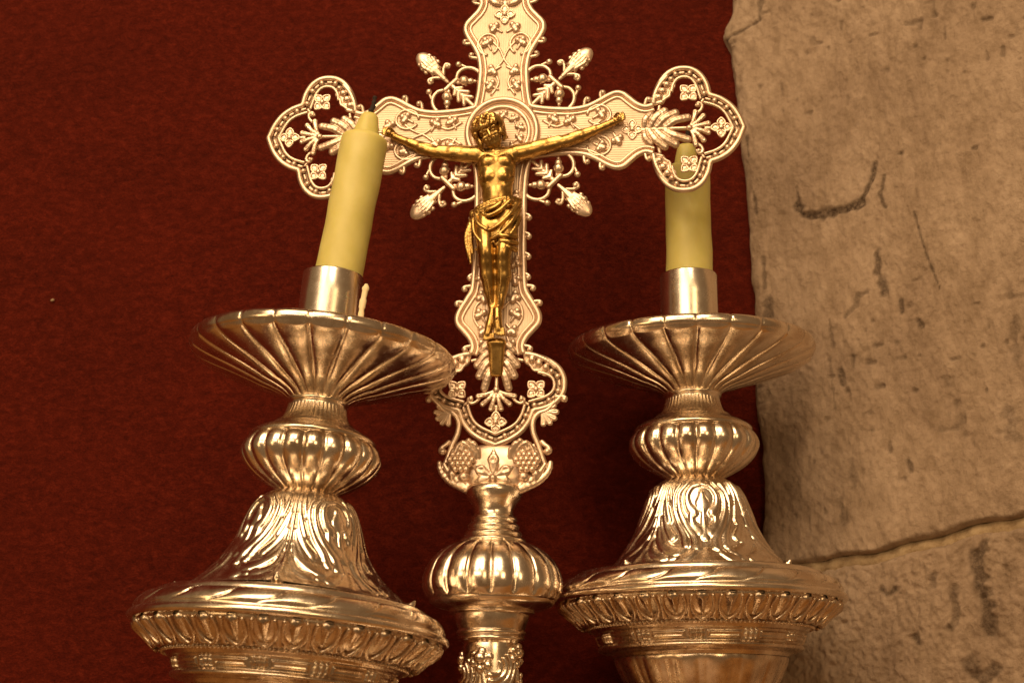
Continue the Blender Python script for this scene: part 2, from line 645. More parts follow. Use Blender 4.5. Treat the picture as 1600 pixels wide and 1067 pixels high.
STAINS_SHADE = [  # polyline (photo marks and one shade band), half width mm, strength, depth mm
    ([(1252, 318), (1258, 330), (1275, 338), (1300, 332), (1330, 326), (1350, 318)], 3.0, 1.0, 1.6),
    ([(1350, 318), (1360, 298), (1372, 275), (1375, 255)], 1.6, 0.9, 1.0),
    ([(1255, 318), (1254, 290)], 1.0, 0.7, 0.5),
    ([(1383, 300), (1386, 318), (1392, 325)], 1.8, 0.8, 0.8),
    ([(1390, 275), (1384, 300)], 1.0, 0.7, 0.5),
    ([(1374, 396), (1378, 425), (1385, 455)], 2.6, 0.8, 1.2),
    ([(1412, 470), (1414, 485)], 1.6, 0.9, 0.8),
    ([(1436, 332), (1455, 400), (1474, 450)], 0.8, 0.8, 0.5),
    ([(1360, 455), (1345, 462), (1342, 478), (1325, 495)], 1.8, 0.6, 0.6),
    ([(1533, 865), (1535, 905), (1547, 945), (1552, 985)], 4.0, 0.85, 1.4),
    ([(1545, 845), (1535, 870)], 2.5, 0.7, 1.0),
    ([(1522, 1040), (1540, 1062), (1560, 1050)], 4.5, 0.75, 1.2),
    ([(1188, 300), (1192, 335)], 1.3, 0.8, 0.5), ([(1182, 215), (1184, 245)], 1.3, 0.8, 0.5),
    ([(1206, 470), (1208, 520)], 3.0, 0.75, 0.7), ([(1200, 400), (1203, 450)], 1.4, 0.6, 0.5),
    ([(1208, 0), (1205, 30)], 2.2, 0.7, 0.8), ([(1205, 32), (1170, 55), (1160, 62)], 1.6, 0.75, 1.6),
    ([(1318, 580), (1320, 600)], 2.0, 0.9, 1.0), ([(1300, 560), (1310, 640)], 1.0, 0.5, 0.3),
    ([(1320, 780), (1325, 815)], 2.4, 0.5, 0.5), ([(1335, 720), (1340, 760)], 2.8, 0.4, 0.4),
    ([(1380, 920), (1392, 928), (1400, 920)], 2.0, 0.8, 1.2), ([(1434, 995), (1440, 1005)], 2.0, 0.8, 1.2),
    ([(1440, 500), (1443, 508)], 2.0, 0.8, 1.5), ([(1530, 232), (1533, 232)], 1.6, 0.8, 1.0), ([(1413, 240), (1416, 240)], 1.6, 0.8, 1.0),
    ([(1425, 720), (1428, 735)], 1.6, 0.7, 0.8), ([(1395, 690), (1396, 705)], 1.2, 0.6, 0.6),
    ([(1250, 590), (1235, 700), (1250, 800)], 8.0, 0.25, 0.2), ([(1580, 640), (1590, 680)], 4.0, 0.5, 0.6),  # first entry paints the soft shadow below the drip pan onto the stone
    ([(1495, 920), (1500, 960), (1490, 980)], 2.6, 0.55, 0.8), ([(1465, 900), (1462, 915)], 2.0, 0.6, 0.8),
    ([(1590, 500), (1592, 560)], 3.0, 0.45, 0.6), ([(1300, 500), (1306, 540)], 1.2, 0.6, 0.5),
]
STAINS_SHADE = [([pil(*p) for p in pl], w * 1e-3, s, dp * 1e-3) for pl, w, s, dp in STAINS_SHADE]


def seg_dist(U, Zv, pl):
    d = np.full(U.shape, 9.0)
    for (x0, y0), (x1, y1) in zip(pl[:-1], pl[1:]):
        ab = np.array([x1 - x0, y1 - y0])
        t = np.clip(((U - x0) * ab[0] + (Zv - y0) * ab[1]) / max(ab @ ab, 1e-12), 0, 1)
        d = np.minimum(d, np.hypot(U - x0 - t * ab[0], Zv - y0 - t * ab[1]))
    return d


def stone_block(z_lo, z_hi, nu, nz, seed, rough):
    """one block: the face plus the rounded corner and return against the felt"""
    us = np.concatenate([np.linspace(-0.10, -0.008, 12), np.linspace(-0.0075, 0.34, nu)])
    ws = np.linspace(0, 1, nz)
    Ug, Wg = np.meshgrid(us, ws, indexing='ij')
    lo, hi = z_lo(np.maximum(Ug, 0)), z_hi(np.maximum(Ug, 0))
    Zg = lo + (hi - lo) * Wg
    P = np.stack([Ug.ravel(), Zg.ravel(), np.full(Ug.size, seed * 3.7)], 1)
    disp = 0.0022 * fbm(P * (14, 9, 1), 4, seed) + rough * 0.0006 * fbm(P * (90, 60, 1), 4, seed + 3) + rough * 0.00065 * fbm(P * (380, 280, 1), 3, seed + 5, 0.6)
    # chisel marks
    disp += 0.00022 * np.sin(P[:, 0] * 700 + P[:, 1] * 520 + 5 * vnoise(P * (25, 25, 1), 9)) * np.clip(vnoise(P * (12, 12, 1), 31) + 0.1, 0, 1)
    # pits
    pit = np.clip(vnoise(P * (210, 190, 1), seed + 21) + 0.25 * vnoise(P * (12, 9, 1), seed + 22) - 0.80, 0, 1)
    disp -= 0.0045 * pit
    disp = disp.reshape(Ug.shape)
    # edges at the joint crumble back
    e = np.minimum(np.abs(Zg - lo), np.abs(hi - Zg))
    en = 0.0018 + 0.004 * np.abs(vnoise(np.stack([Ug.ravel() * 60, Zg.ravel() * 30, 0 * Ug.ravel() + seed], 1), 77)).reshape(Ug.shape)
    disp -= 0.0055 * np.clip(1 - e / en, 0, 1) ** 2.2
    st = np.zeros(Ug.shape)
    wob = 1 + 0.7 * vnoise(np.stack([Ug.ravel() * 260, Zg.ravel() * 260, 0 * Ug.ravel()], 1), 55).reshape(Ug.shape)
    for pl, w, s, dp in STAINS_SHADE:
        d = seg_dist(Ug, Zg, pl)
        g = np.clip(1.35 - d / (w * np.clip(wob, 0.3, 2)), 0, 1)
        g = g * g * (3 - 2 * g)
        st = np.maximum(st, s * g)
        disp -= dp * g
    st = np.maximum(st, 0.55 * np.clip(pit.reshape(Ug.shape) * 4, 0, 1))
    # rounded corner: the return runs back into the felt
    ret = np.clip(-Ug, 0, 1)
    ax = np.maximum(Ug, 0) + 0.0 * ret
    rc = 0.010
    k = np.clip(1 - ax / rc, 0, 1)
    back = rc * (1 - np.sqrt(np.clip(1 - k * k, 0, 1))) * 0.8
    chip = 0.0026 * vnoise(np.stack([0 * Zg.ravel(), Zg.ravel() * 22, 0 * Zg.ravel() + seed], 1), 91).reshape(Ug.shape) \
        + 0.0010 * vnoise(np.stack([0 * Zg.ravel(), Zg.ravel() * 90, 0 * Zg.ravel() + seed], 1), 93).reshape(Ug.shape)
    chip -= 0.007 * np.exp(-((Zg - 0.478) / 0.010) ** 2)
    ex = PE[0] + PD[0] * ax + PN[0] * (disp - back) + (k > 0) * k * chip * 0.9
    ey = PE[1] + PD[1] * ax + PN[1] * (disp - back) + ret * 1.0
    ex = ex - 0.002 - 0.028 * np.clip(Zg - 0.25, 0, 1) * np.clip(1 - Ug / 0.2, 0, 1)
    V = np.stack([ex.ravel(), ey.ravel(), Zg.ravel()], 1) - PB
    ids = np.arange(Ug.size).reshape(Ug.shape)
    Fq = np.stack([ids[:-1, :-1], ids[1:, :-1], ids[1:, 1:], ids[:-1, 1:]], -1).reshape(-1, 4)
    me = mesh_from("stone_block", V, Fq, M_STONE)
    at = me.attributes.new("stain_shade", 'FLOAT', 'POINT')
    at.data.foreach_set("value", st.ravel().astype(np.float32))
    add("stone_block", me, pillar)


stone_block(lambda u: joint_z(u) + 0.0014, lambda u: 0 * u + 0.66, 430, 620, 3, 0.75)
stone_block(lambda u: 0 * u + SHELF_Z, lambda u: joint_z(u) - 0.0040, 380, 300, 8, 1.5)
# the mortar bed between them, set back
us = np.linspace(-0.0, 0.34, 160)
V, Fq = [], []
for i, u in enumerate(us):
    jz = float(joint_z(u))
    for a, dpt in ((-0.012, 0.008), (-0.0055, 0.0030), (-0.002, 0.0022), (0.003, 0.0052), (0.012, 0.010)):
        dd = dpt + 0.0007 * math.sin(u * 190 + a * 400) + 0.0006 * math.sin(u * 431)
        p = PE + PD * (u + 0.004) - PN * dd
        V.append((p[0] - PB[0], p[1] - PB[1], jz + a - PB[2]))
for i in range(len(us) - 1):
    for j in range(4):
        Fq.append((i * 5 + j, (i + 1) * 5 + j, (i + 1) * 5 + j + 1, i * 5 + j + 1))
add("mortar_joint", mesh_from("mortar_joint", V, Fq, M_MORTAR), pillar)

# ------------------------------------------------------------------ candlesticks
MM = 1e-3


def mmprof(pts, n):
    return spline(np.array(pts, float), n) * MM


def frac(x):
    return x - np.floor(x)


def lobes(N, depth, phase=0.0, p=0.5):
    """rounded convex lobes with sharp creases: offset in [-depth, 0]"""
    def f(th):
        t = 2 * frac(N * th / (2 * np.pi) + phase) - 1
        return -depth * (1 - np.clip(1 - t * t, 0, 1) ** p)
    return f


def build_candlestick_meshes():
    D = {}
    # --- socket tube
    pr = [(15.9, 219), (16.9, 219.2), (16.9, 240), (16.8, 262), (16.9, 274.6), (16.6, 275.3), (16.0, 275.3), (15.7, 274.8), (15.7, 250), (15.7, 222)]
    pr = np.array(pr) * MM

    def dent(th, i):
        return 0.00012 * np.sin(2 * th + i) + 0.00010 * np.sin(5 * th + 2 * i)
    D['candle_socket'] = mesh_from("candle_socket", *lathe(pr, 96, dent), M_SOCK)
    # --- drip pan with 22 lobes
    und = mmprof([(15.2, 202.3), (17.0, 203.2), (20.5, 205.8), (27.5, 209.2), (37.5, 213.0), (49, 216.8), (59.5, 220.0), (66.5, 222.6), (70.8, 224.9)], 40)
    rim = mmprof([(71.2, 225.2), (72.2, 226.4), (72.6, 228.0), (72.2, 230.0), (71.0, 231.4), (69, 231.8)], 12)
    top = mmprof([(68, 231.2), (56, 227.8), (42, 223.6), (28, 220.6), (16, 219.4)], 14)
    pr = np.vstack([und, rim, top])
    N = 24
    lob = lobes(N, 1.0, 0.25, 0.5)
    lobr = lobes(N, 1.0, 0.25, 0.28)
    nu_, nr_ = len(und), len(rim)

    def dish(th, i):
        L = lob(th)
        if i < nu_:
            s = i / (nu_ - 1)
            dep = (1.0 + 2.0 * math.sin(min(1, s * 1.7 + 0.15) * math.pi * 0.5) * (1 - 0.65 * s)) * MM
            # lobes push the underside down, ribs stay
            return (L * 0 + 0.35 * dep * (L), -dep * (1 + L) * 0.9 * min(1, 3 * s + 0.1) + 0.0)
        if i < nu_ + nr_:
            Lr = lobr(th)
            return (0.9 * MM * Lr, 0.25 * MM * Lr)
        s = (i - nu_ - nr_) / (len(top) - 1)
        return (0 * th, 0.25 * MM * L * (1 - s))
    D['drip_pan'] = mesh_from("drip_pan", *lathe(pr, N * 20, dish), M_POL)
    # --- collar with fine flutes
    pr = mmprof([(14.6, 203.5), (16.6, 202.6), (17.0, 201.4), (16.4, 200.4), (15.9, 199.6), (16.4, 196.5), (17.6, 193.0), (19.6, 190.0), (20.6, 189.2)], 40)
    fine = lobes(44, 1.0)

    def coll(th, i):
        s = i / 39
        return 0.45 * MM * fine(th) * (1.0 if 0.36 < s < 0.93 else 0.0)
    D['collar'] = mesh_from("collar", *lathe(pr, 44 * 8, coll), M_POL)
    # --- shoulder ring (smooth)
    pr = mmprof([(19.6, 190.0), (21.2, 189.6), (22.0, 188.6), (24.0, 187.0), (29.5, 184.4), (33.0, 182.2), (34.0, 180.8), (33.4, 179.4), (31, 179.0)], 40)
    D['shoulder'] = mesh_from("shoulder", *lathe(pr, 96), M_POL)
    # --- gadrooned knob
    pr = mmprof([(28, 181.6), (31.5, 180.6), (34.8, 178.6), (37.2, 174.8), (37.8, 171.0), (36.4, 167.2), (33.2, 163.0), (28.4, 159.0), (22.8, 155.6), (18.2, 153.2), (16.2, 152.0), (15.2, 150.8)], 56)
    Nk = 20
    lk = lobes(Nk, 1.0, 0.25, 0.55)

    def knob(th, i):
        s = i / 55
        dep = 3.9 * MM * np.clip(math.sin(min(1, s * 3.2) * math.pi / 2), 0, 1) * (1 - 0.55 * s)
        return dep * lk(th)
    D['knob'] = mesh_from("knob", *lathe(pr, Nk * 18, knob), M_POL)
    # --- acanthus bell: relief drawn as strokes in (p, s)
    prb = mmprof([(14.0, 152.2), (18.0, 151.2), (22.4, 148.4), (26.0, 143.6), (28.8, 137.2), (31.4, 129.8), (34.2, 122.0), (38.2, 114.6), (43.0, 107.8), (48.0, 102.2), (51.5, 98.6), (55.5, 96.8)], 150)
    nP = 104                                  # samples per quarter turn
    strokes = [  # (points (p, s), half width, height)
        ([(0.0, 0.17), (0.0, 0.25)], 0.15, 1.2),
        ([(0.0, 0.30), (0.0, 0.44), (0.0, 0.60)], 0.080, 1.0),
        ([(0.0, 0.05), (0.24, 0.08), (0.37, 0.18), (0.32, 0.29), (0.20, 0.35)], 0.080, 1.5),
        ([(0.26, 0.36), (0.24, 0.46), (0.12, 0.55)], 0.10, 1.3),
        ([(0.34, 0.03), (0.56, 0.15), (0.53, 0.31), (0.38, 0.46), (0.20, 0.60), (0.17, 0.72)], 0.080, 1.5),
        ([(0.56, 0.04), (0.69, 0.16), (0.66, 0.30), (0.54, 0.44), (0.40, 0.56), (0.33, 0.70)], 0.062, 1.3),
        ([(1.0, 0.0), (1.0, 0.30), (1.0, 0.62), (1.0, 0.97)], 0.050, 1.8),
        ([(0.91, 0.0), (0.91, 0.16), (0.83, 0.30), (0.74, 0.42)], 0.062, 1.4),
        ([(0.80, 0.02), (0.80, 0.14), (0.75, 0.24)], 0.050, 1.1),
        ([(0.92, 0.22), (0.87, 0.36), (0.74, 0.50), (0.60, 0.60)], 0.080, 1.5),
        ([(0.93, 0.38), (0.88, 0.48), (0.78, 0.58), (0.70, 0.66)], 0.070, 1.4),
        ([(0.92, 0.50), (0.84, 0.62), (0.66, 0.72), (0.48, 0.78)], 0.100, 1.6),
        ([(0.93, 0.64), (0.88, 0.74), (0.76, 0.82), (0.66, 0.85)], 0.080, 1.4),
        ([(0.94, 0.76), (0.90, 0.84), (0.80, 0.91), (0.70, 0.93)], 0.075, 1.3),
        ([(0.96, 0.84), (0.93, 0.91), (0.89, 0.95)], 0.055, 1.1),
        ([(0.18, 0.74), (0.24, 0.81), (0.36, 0.87)], 0.080, 1.1),
        ([(0.34, 0.72), (0.40, 0.79), (0.52, 0.85)], 0.060, 0.9),
        ([(0.0, 0.76), (0.0, 0.90)], 0.08, 0.7),
    ]
    pv = np.linspace(-1, 1, nP, endpoint=False)
    sv = np.linspace(0, 1, 150)
    Pg, Sg = np.meshgrid(np.abs(pv), sv)
    H = np.zeros_like(Pg)
    asp = 1.9                                 # s is longer than p
    for pts, w, hgt in strokes:
        c = spline(np.array(pts), 26) * (1, 0.86) + (0, 0.14)
        d = np.full(Pg.shape, 9.0)
        tt = np.zeros(Pg.shape)
        for i in range(len(c) - 1):
            x0, y0 = c[i]
            x1, y1 = c[i + 1]
            ab = np.array([x1 - x0, (y1 - y0) * asp])
            t = np.clip(((Pg - x0) * ab[0] + (Sg - y0) * asp * ab[1]) / max(ab @ ab, 1e-12), 0, 1)
            dd = np.hypot(Pg - x0 - t * ab[0], (Sg - y0) * asp - t * ab[1])
            m = dd < d
            d[m] = dd[m]
            tt[m] = (i + t[m]) / (len(c) - 1)
        ww = w * (0.55 + 0.6 * tt)
        g = np.sqrt(np.clip(1 - (d / ww) ** 2, 0, 1))
        H = np.maximum(H, hgt * g)
    fade = np.clip(Sg * 12, 0, 1) * np.clip((1.0 - Sg) * 14 + 0.15, 0, 1)
    H = H * fade
    flare = 7.5 * np.clip((Sg - 0.50) / 0.50, 0, 1) ** 2.0 * Pg ** 4
    Hm = H * MM
    Fl = flare * MM

    def bell(th, i):
        j = (np.arange(len(th)) % nP)
        return Hm[i][j] + Fl[i][j]
    v, f = lathe(prb, nP * 4, bell)
    D['bell'] = mesh_from("acanthus_bell", v, f, M_POL)
    # upturned leaf tip
    sd = Sdf((-8, -6, -6), (8, 12, 14), 0.45)
    sd.cone((0, -2, -2), (0, 1.0, 5), 4.2, 2.8, 1.5, 0.9).cone((0, 1.0, 5), (0, 4.2, 7.0), 2.6, 1.2, 2)
    sd.cone((-3.5, -1.5, 1), (-2.2, 1.6, 5), 2, 0.8, 1.2).cone((3.5, -1.5, 1), (2.2, 1.6, 5), 2, 0.8, 1.2)
    v, f = sd.mesh()
    D['leaf_tip'] = mesh_from("leaf_tip", v * MM, f, M_POL)
    # --- disc: flat step, twisted ribbon band, lip
    pr = np.vstack([mmprof([(46, 98.6), (56, 98.6), (66, 98.4), (69.6, 97.2)], 10),
                    mmprof([(70.0, 95.6), (70.8, 94.4), (72.6, 94.6), (75.6, 93.6), (78.2, 91.0), (79.8, 88.0), (80.0, 86.4)], 44),
                    mmprof([(79.8, 85.8), (81.2, 85.6), (82.4, 84.4), (82.6, 83.0), (81.8, 81.8), (80.2, 81.2), (78.0, 81.0)], 14)])
    Nr = 20

    def rib(th, i):
        if i < 12 or i > 52:
            return 0 * th
        s = (i - 12) / 40.0
        edge = np.clip(min(s, 1 - s) * 7, 0, 1)
        sk = 0.95 * (s - 0.5) - 0.10 * math.sin((s - 0.5) * 2 * math.pi)
        t = frac(Nr * th / (2 * np.pi) + sk)
        big = (np.floor(Nr * th / (2 * np.pi) + sk) % 2)
        g = np.minimum(t, 1 - t)
        cr = np.clip(g / 0.035, 0, 1)
        pan = np.clip(1 - ((t - 0.5) / 0.5) ** 2, 0, 1) ** 0.45
        return MM * edge * (1.3 * pan * (1 - 0.25 * t) - 0.7 * (1 - cr) - 0.2)
    D['disc'] = mesh_from("ribbon_disc", *lathe(pr, Nr * 40, rib), M_POL)
    # --- cavetto that carries the eggs
    pr = mmprof([(78.6, 81.2), (78.4, 80.0), (76.8, 78.0), (74.2, 75.2), (71.0, 72.2), (67.8, 70.0), (66.4, 69.4)], 24)
    D['cavetto'] = mesh_from("egg_moulding", *lathe(pr, 160), M_CAST)
    # egg: ovolo inside a raised shell, tangent plane x-z, facing -y
    sd = Sdf((-8, -11, -4), (8, 11, 6), 0.38)
    outl = [(-5.4, 9.0), (-5.9, 3.4), (-5.2, -2.2), (-3.0, -6.8), (0, -9.2), (3.0, -6.8), (5.2, -2.2), (5.9, 3.4), (5.4, 9.0)]
    oc = spline(np.array(outl), 30)
    sd.path([(x, z, 0.6) for x, z in oc], 1.0, k=0.3)
    sd.cone((0, 8, -0.6), (0, -5.6, -0.6), 3.7, 1.2, 0.3, 0.8)
    sd.cone((0, 8.0, 1.9), (0, -3.6, 1.2), 0.8, 0.3, 0.5)
    v, f = sd.mesh()
    D['egg'] = mesh_from("egg", v * (MM, MM, 0.87 * MM), f, M_CAST)
    sd = Sdf((-4, -9, -3), (4, 9, 4), 0.4)
    sd.cone((0, -7.6, 0), (0, 0, 0.1), 1.8, 0.6, 0.5, 0.8)
    sd.cone((-1.8, -8.0, 0), (1.8, -8.0, 0), 0.9, 0.9, 0.8)
    v, f = sd.mesh()
    D['dart'] = mesh_from("dart", v * (MM, MM, 0.87 * MM), f, M_CAST)
    # --- bead row
    parts = [ball((62.6 * MM * math.cos(a), 62.6 * MM * math.sin(a), 67.6 * MM), 1.25 * MM, 8, 6) for a in np.linspace(0, 2 * np.pi, 150, endpoint=False)]
    v, f = join(parts)
    D['beading'] = mesh_from("bead_row", v, np.array(f), M_CAST)
    # --- frieze with panels
    pr = np.vstack([mmprof([(67.0, 65.8), (64.5, 65.0), (61.6, 63.2), (60.4, 62.4)], 8),
                    mmprof([(60.2, 61.8), (59.4, 60.8), (58.2, 60.6)], 5),
                    mmprof([(57.8, 60.0), (57.0, 58.0), (56.2, 56.0), (55.6, 54.2)], 26),
                    mmprof([(56.6, 53.6), (57.4, 52.6), (57.0, 51.4), (55.4, 50.8), (53.4, 50.2), (50.6, 49.8), (49.6, 48.6), (48.8, 47.6)], 18)])

    def frieze(th, i):
        if i < 13 or i > 38:
            return 0 * th
        s = (i - 13) / 25.0
        t = frac(12 * th / (2 * np.pi) + 0.13)
        o = np.zeros_like(th)
        # long panel 0..0.62 with raised edge, then two balusters
        inx = np.minimum(t - 0.02, 0.64 - t) / 0.03
        ins = min(s - 0.12, 0.88 - s) / 0.16
        e = np.minimum(inx, ins)
        o += 1.0 * np.clip(e, 0, 1) - 0.5 * np.clip(e - 1.4, 0, 1)
        for c in (0.74, 0.84, 0.93):
            wv_ = 0.035 * (0.6 + 0.4 * abs(math.cos(s * 2 * math.pi)))
            o += 1.5 * np.sqrt(np.clip(1 - ((t - c) / wv_) ** 2, 0, 1)) * min(1, 8 * min(s, 1 - s))
        return o * MM
    D['frieze'] = mesh_from("panel_frieze", *lathe(pr, 12 * 64, frieze), M_CAST)
    # --- gadrooned urn body, then stem and foot (below the picture)
    pr = mmprof([(47.4, 48.2), (48.4, 46.8), (48.6, 44.6), (47.0, 40.0), (44.0, 34.0), (39.5, 27), (33, 18), (25, 9), (17, 1), (12, -6)], 60)
    lu = lobes(16, 1.0, 0.25, 0.5)
    lu2 = lobes(16, 1.0, 0.75, 0.5)

    def urn(th, i):
        s = i / 59
        a = lu(th)
        b2 = lu2(th)
        dep = 4.2 * MM * min(1, s * 9) * (1 - 0.5 * s)
        return dep * np.maximum(a, 1.25 * b2 - 0.28)
    D['urn'] = mesh_from("urn_body", *lathe(pr, 16 * 22, urn), M_CAST)
    pr = mmprof([(12, 1), (11, -9), (15, -13), (16, -17), (12, -21), (10, -40), (11, -62), (16, -76), (26, -86), (42, -98), (58, -110), (66, -120), (67, -130), (67, -135)], 80)
    D['stem'] = mesh_from("stem_and_foot", *lathe(pr, 96), M_POL)
    return D


CS = build_candlestick_meshes()




def candlestick(label, loc, rot, spin, spin_bell, LOW):
    t = thing("candlestick", label, "candlestick", "silver candlesticks flanking the cross", loc, rot)
    for nm, key in (("candle_socket", 'candle_socket'), ("drip_pan", 'drip_pan'), ("collar", 'collar'), ("shoulder_ring", 'shoulder'), ("gadrooned_knob", 'knob'),
                    ("ribbon_disc", 'disc'), ("bead_row", 'beading'), ("panel_frieze", 'frieze'), ("urn_body", 'urn'), ("stem_foot", 'stem')):
        low = {'disc': LOW, 'beading': LOW, 'frieze': LOW - 4.0 * MM, 'urn': LOW - 5.0 * MM}.get(key, 0.0)
        add(nm, CS[key], t, (0, 0, -SHELF_Z - low), (0, 0, spin))
    bell = add("acanthus_bell", CS['bell'], t, (0, 0, -SHELF_Z), (0, 0, spin_bell))
    for q in range(4):
        a = q * math.pi / 2
        r_ = 58.5 * MM
        add("leaf_tip", CS['leaf_tip'], bell, (r_ * math.cos(a), r_ * math.sin(a), 97.6 * MM), (0, 0, a + math.pi / 2), 0.6)
    egg = add("egg_moulding", CS['cavetto'], t, (0, 0, -SHELF_Z - LOW), (0, 0, spin))
    tilt = R(46)
    for q in range(32):
        a = 2 * math.pi * (q + 0.5) / 32
        r_ = 72.5 * MM
        add("egg", CS['egg'], egg, (r_ * math.cos(a), r_ * math.sin(a), 74.1 * MM), Euler((tilt, 0, a + math.pi / 2)))
        a = 2 * math.pi * q / 32
        add("dart", CS['dart'], egg, (r_ * 0.995 * math.cos(a), r_ * 0.995 * math.sin(a), 74.0 * MM), Euler((tilt, 0, a + math.pi / 2)))
    return t


# right one stands upright, left one leans to the right
C_R = (0.1055, 0.035, SHELF_Z)
candlestick("upright silver candlestick beside the stone pillar, its bell showing one round leaf eye", C_R, (0, 0, 0), 0.0, R(-45), 0.6 * MM)
LEAN = R(4.6)
BACK = R(-2.5)
LX = np.array(Euler((BACK, LEAN, 0)).to_matrix() @ Vector((0, 0, 1)))
C_L = np.array([-0.1147, -0.035, 0.0608]) - LX * (0.0800 - SHELF_Z)
candlestick("leaning silver candlestick against the red felt, nearer of the two", tuple(C_L), (BACK, LEAN, 0), R(5), R(0), 3.5 * MM)


def candle(label, base, rot, h, r, wick_bend):
    t = thing("candle", label, "candle", "yellow wax candles", base, rot)
    rt = r * 0.36
    pr = np.array([(0.0005, 0), (r, 0.0003)] + [(r * (1 - 0.012 * i / 10), h * (0.02 + 0.90 * i / 10)) for i in range(11)]
                  + [(r * 0.975, h - 0.0030), (r * 0.95, h - 0.0014), (r * 0.86, h - 0.0003), (r * 0.66, h + 0.0006),
                     (r * 0.545, h + 0.0012), (r * 0.505, h + 0.0045), (r * 0.42, h + 0.0105), (rt, h + 0.0138), (rt * 0.85, h + 0.0146), (rt * 0.3, h + 0.0146), (0.0003, h + 0.0150)])
    pr2 = spline(pr, 90)

    def wob(th, i):
        z = pr2[i, 1]
        return 0.00022 * np.sin(th * 2 + z * 60) + 0.00012 * np.sin(th * 3 - z * 170) + 0.0001 * np.sin(5 * th + z * 260)
    add("wax_body", mesh_from("wax_body", *lathe(pr2, 72, wob), M_WAX), t)
    p = spline([(0, 0, h + 0.014), (0.0002, 0, h + 0.017), (0.0008 + wick_bend * 0.4, 0, h + 0.020), (0.0004 + wick_bend, 0, h + 0.0265)], 16)
    rad = 0.00145 * (1 + 0.25 * np.sin(np.arange(16) * 1.9)) * np.linspace(1.15, 0.75, 16)
    add("wick", mesh_from("wick", *tube(p, rad, 8), M_WICK), t)
    return t


candle("yellow candle seen through the openwork of the cross arm, in upright candlestick", (C_R[0] + 0.0005, C_R[1], 0.232), (0, R(0.4), 0), 0.1125, 0.0139, 0.0004)
CL_AX = LX
SB = C_L + LX * (0.232 - SHELF_Z)
candle("yellow candle with charred wick tilted in the leaning candlestick, in front of cross", (SB[0] - 0.0003, SB[1], SB[2]), (BACK, R(8.4), 0), 0.1290, 0.0134, 0.0006)
# a run of pale wax left standing beside the socket
ang = R(-38)
bx = C_L + LX * (0.2195 - SHELF_Z)
p0 = np.array([bx[0] + 0.0225 * math.cos(ang) + 0.002, bx[1] + 0.0225 * math.sin(ang), bx[2] + 0.004])
dr = thing("wax_drip", "thin pale strip of wax standing in the drip pan beside the socket", "wax drip", loc=tuple(p0))
pts = spline([(-0.0008, 0, -0.005), (0.0002, 0, 0.006), (0.0016, 0.0002, 0.018), (0.0028, 0, 0.030), (0.0046, 0, 0.0408), (0.0046, 0, 0.0420)], 40)
rad = 0.0017 * (1 + 0.14 * np.sin(np.arange(40) * 0.9) + 0.1 * np.sin(np.arange(40) * 2.3)) * np.concatenate([np.ones(38), [0.8, 0.4]])
add("wax_strip", mesh_from("wax_strip", *tube(pts, rad, 10, 0.6), M_PALEWAX), dr)
#CROSS#
# ------------------------------------------------------------------ altar cross
CU = 0.36 * MM                                  # drawing unit of the cross
YAW, TIP = R(6.0), R(1.1)
X3 = Vector((math.cos(YAW), -math.sin(YAW), 0))
N3 = Vector((-math.sin(YAW), -math.cos(YAW), 0))
Z3 = Vector((0, 0, 1))
XL = math.cos(TIP) * X3 - math.sin(TIP) * Z3
ZL = math.sin(TIP) * X3 + math.cos(TIP) * Z3
O3 = Vector((-0.00565, 0.0, 0.3520))            # centre of the medallion
FOOT = 1330                                     # units from the centre down to the foot
base_pt = O3 - ZL * (FOOT * CU)
cross = thing("altar_cross", "ornate openwork silver altar cross with a gilded crucified figure, standing between the candlesticks", "cross")
mw = Matrix.Identity(4)
for i in range(3):
    mw[i][0], mw[i][1], mw[i][2], mw[i][3] = XL[i], -N3[i], ZL[i], base_pt[i]
cross.matrix_world = mw
OC = Vector((0, 0, FOOT * CU))


def cmesh(name, vf, mat=None):
    v, f = vf
    return mesh_from(name, np.asarray(v) * CU, np.array(f) if len({len(q) for q in f}) == 1 else f, mat or M_SAT)


def cput(name, me, x=0, z=0, n=0, rot=0, parent=None, scale=1.0):
    """place a piece on the cross: (x, z) in units from the centre, n proud, rot counter-clockwise in degrees"""
    if parent is None or parent is cross:
        return add(name, me, cross, (x * CU, -n * CU, FOOT * CU + z * CU), (0, -R(rot), 0), scale)
    return add(name, me, parent, (x * CU, -n * CU, z * CU), (0, -R(rot), 0), scale)


def p3(pts, n):
    return np.array([(x, -n, z) for x, z in pts])


def mir(pts):
    return [(a, -b_) for a, b_ in pts]


def sdfm(name, lo, hi, h, fn, mat=None):
    sd = Sdf(lo, hi, h)
    fn(sd)
    v, f = sd.mesh()
    return mesh_from(name, v * CU, f, mat or M_SAT)


EDGE = [(44, 46), (55, 43), (70, 40.5), (92, 38.5), (115, 38), (138, 42), (155, 50), (172, 60), (185, 65), (197, 63), (208, 54), (220, 44), (233, 39), (246, 42)]
SH = 128                                        # the lower arm is longer by this much


def edge(shift):
    if not shift:
        return EDGE
    e = EDGE[:5] + [(150, 38), (190, 38), (225, 39)] + [(a + shift, b_) for a, b_ in EDGE[5:]]
    return e


# --- plates, moulded borders
def plate(shift):
    c = spline(edge(shift), 90)
    V, Fq = [], []
    for a, b_ in c:
        b_ -= 3
        V += [(a, -2.5, b_), (a, -2.5, -b_), (a, 3, -b_), (a, 3, b_)]
    for i in range(len(c) - 1):
        for j in range(4):
            k = (j + 1) % 4
            Fq.append((i * 4 + j, i * 4 + k, (i + 1) * 4 + k, (i + 1) * 4 + j))
    Fq += [(0, 3, 2, 1), tuple((len(c) - 1) * 4 + j for j in range(4))]
    return mesh_from("arm_plate", np.array(V) * CU, Fq, M_HATCH, False)


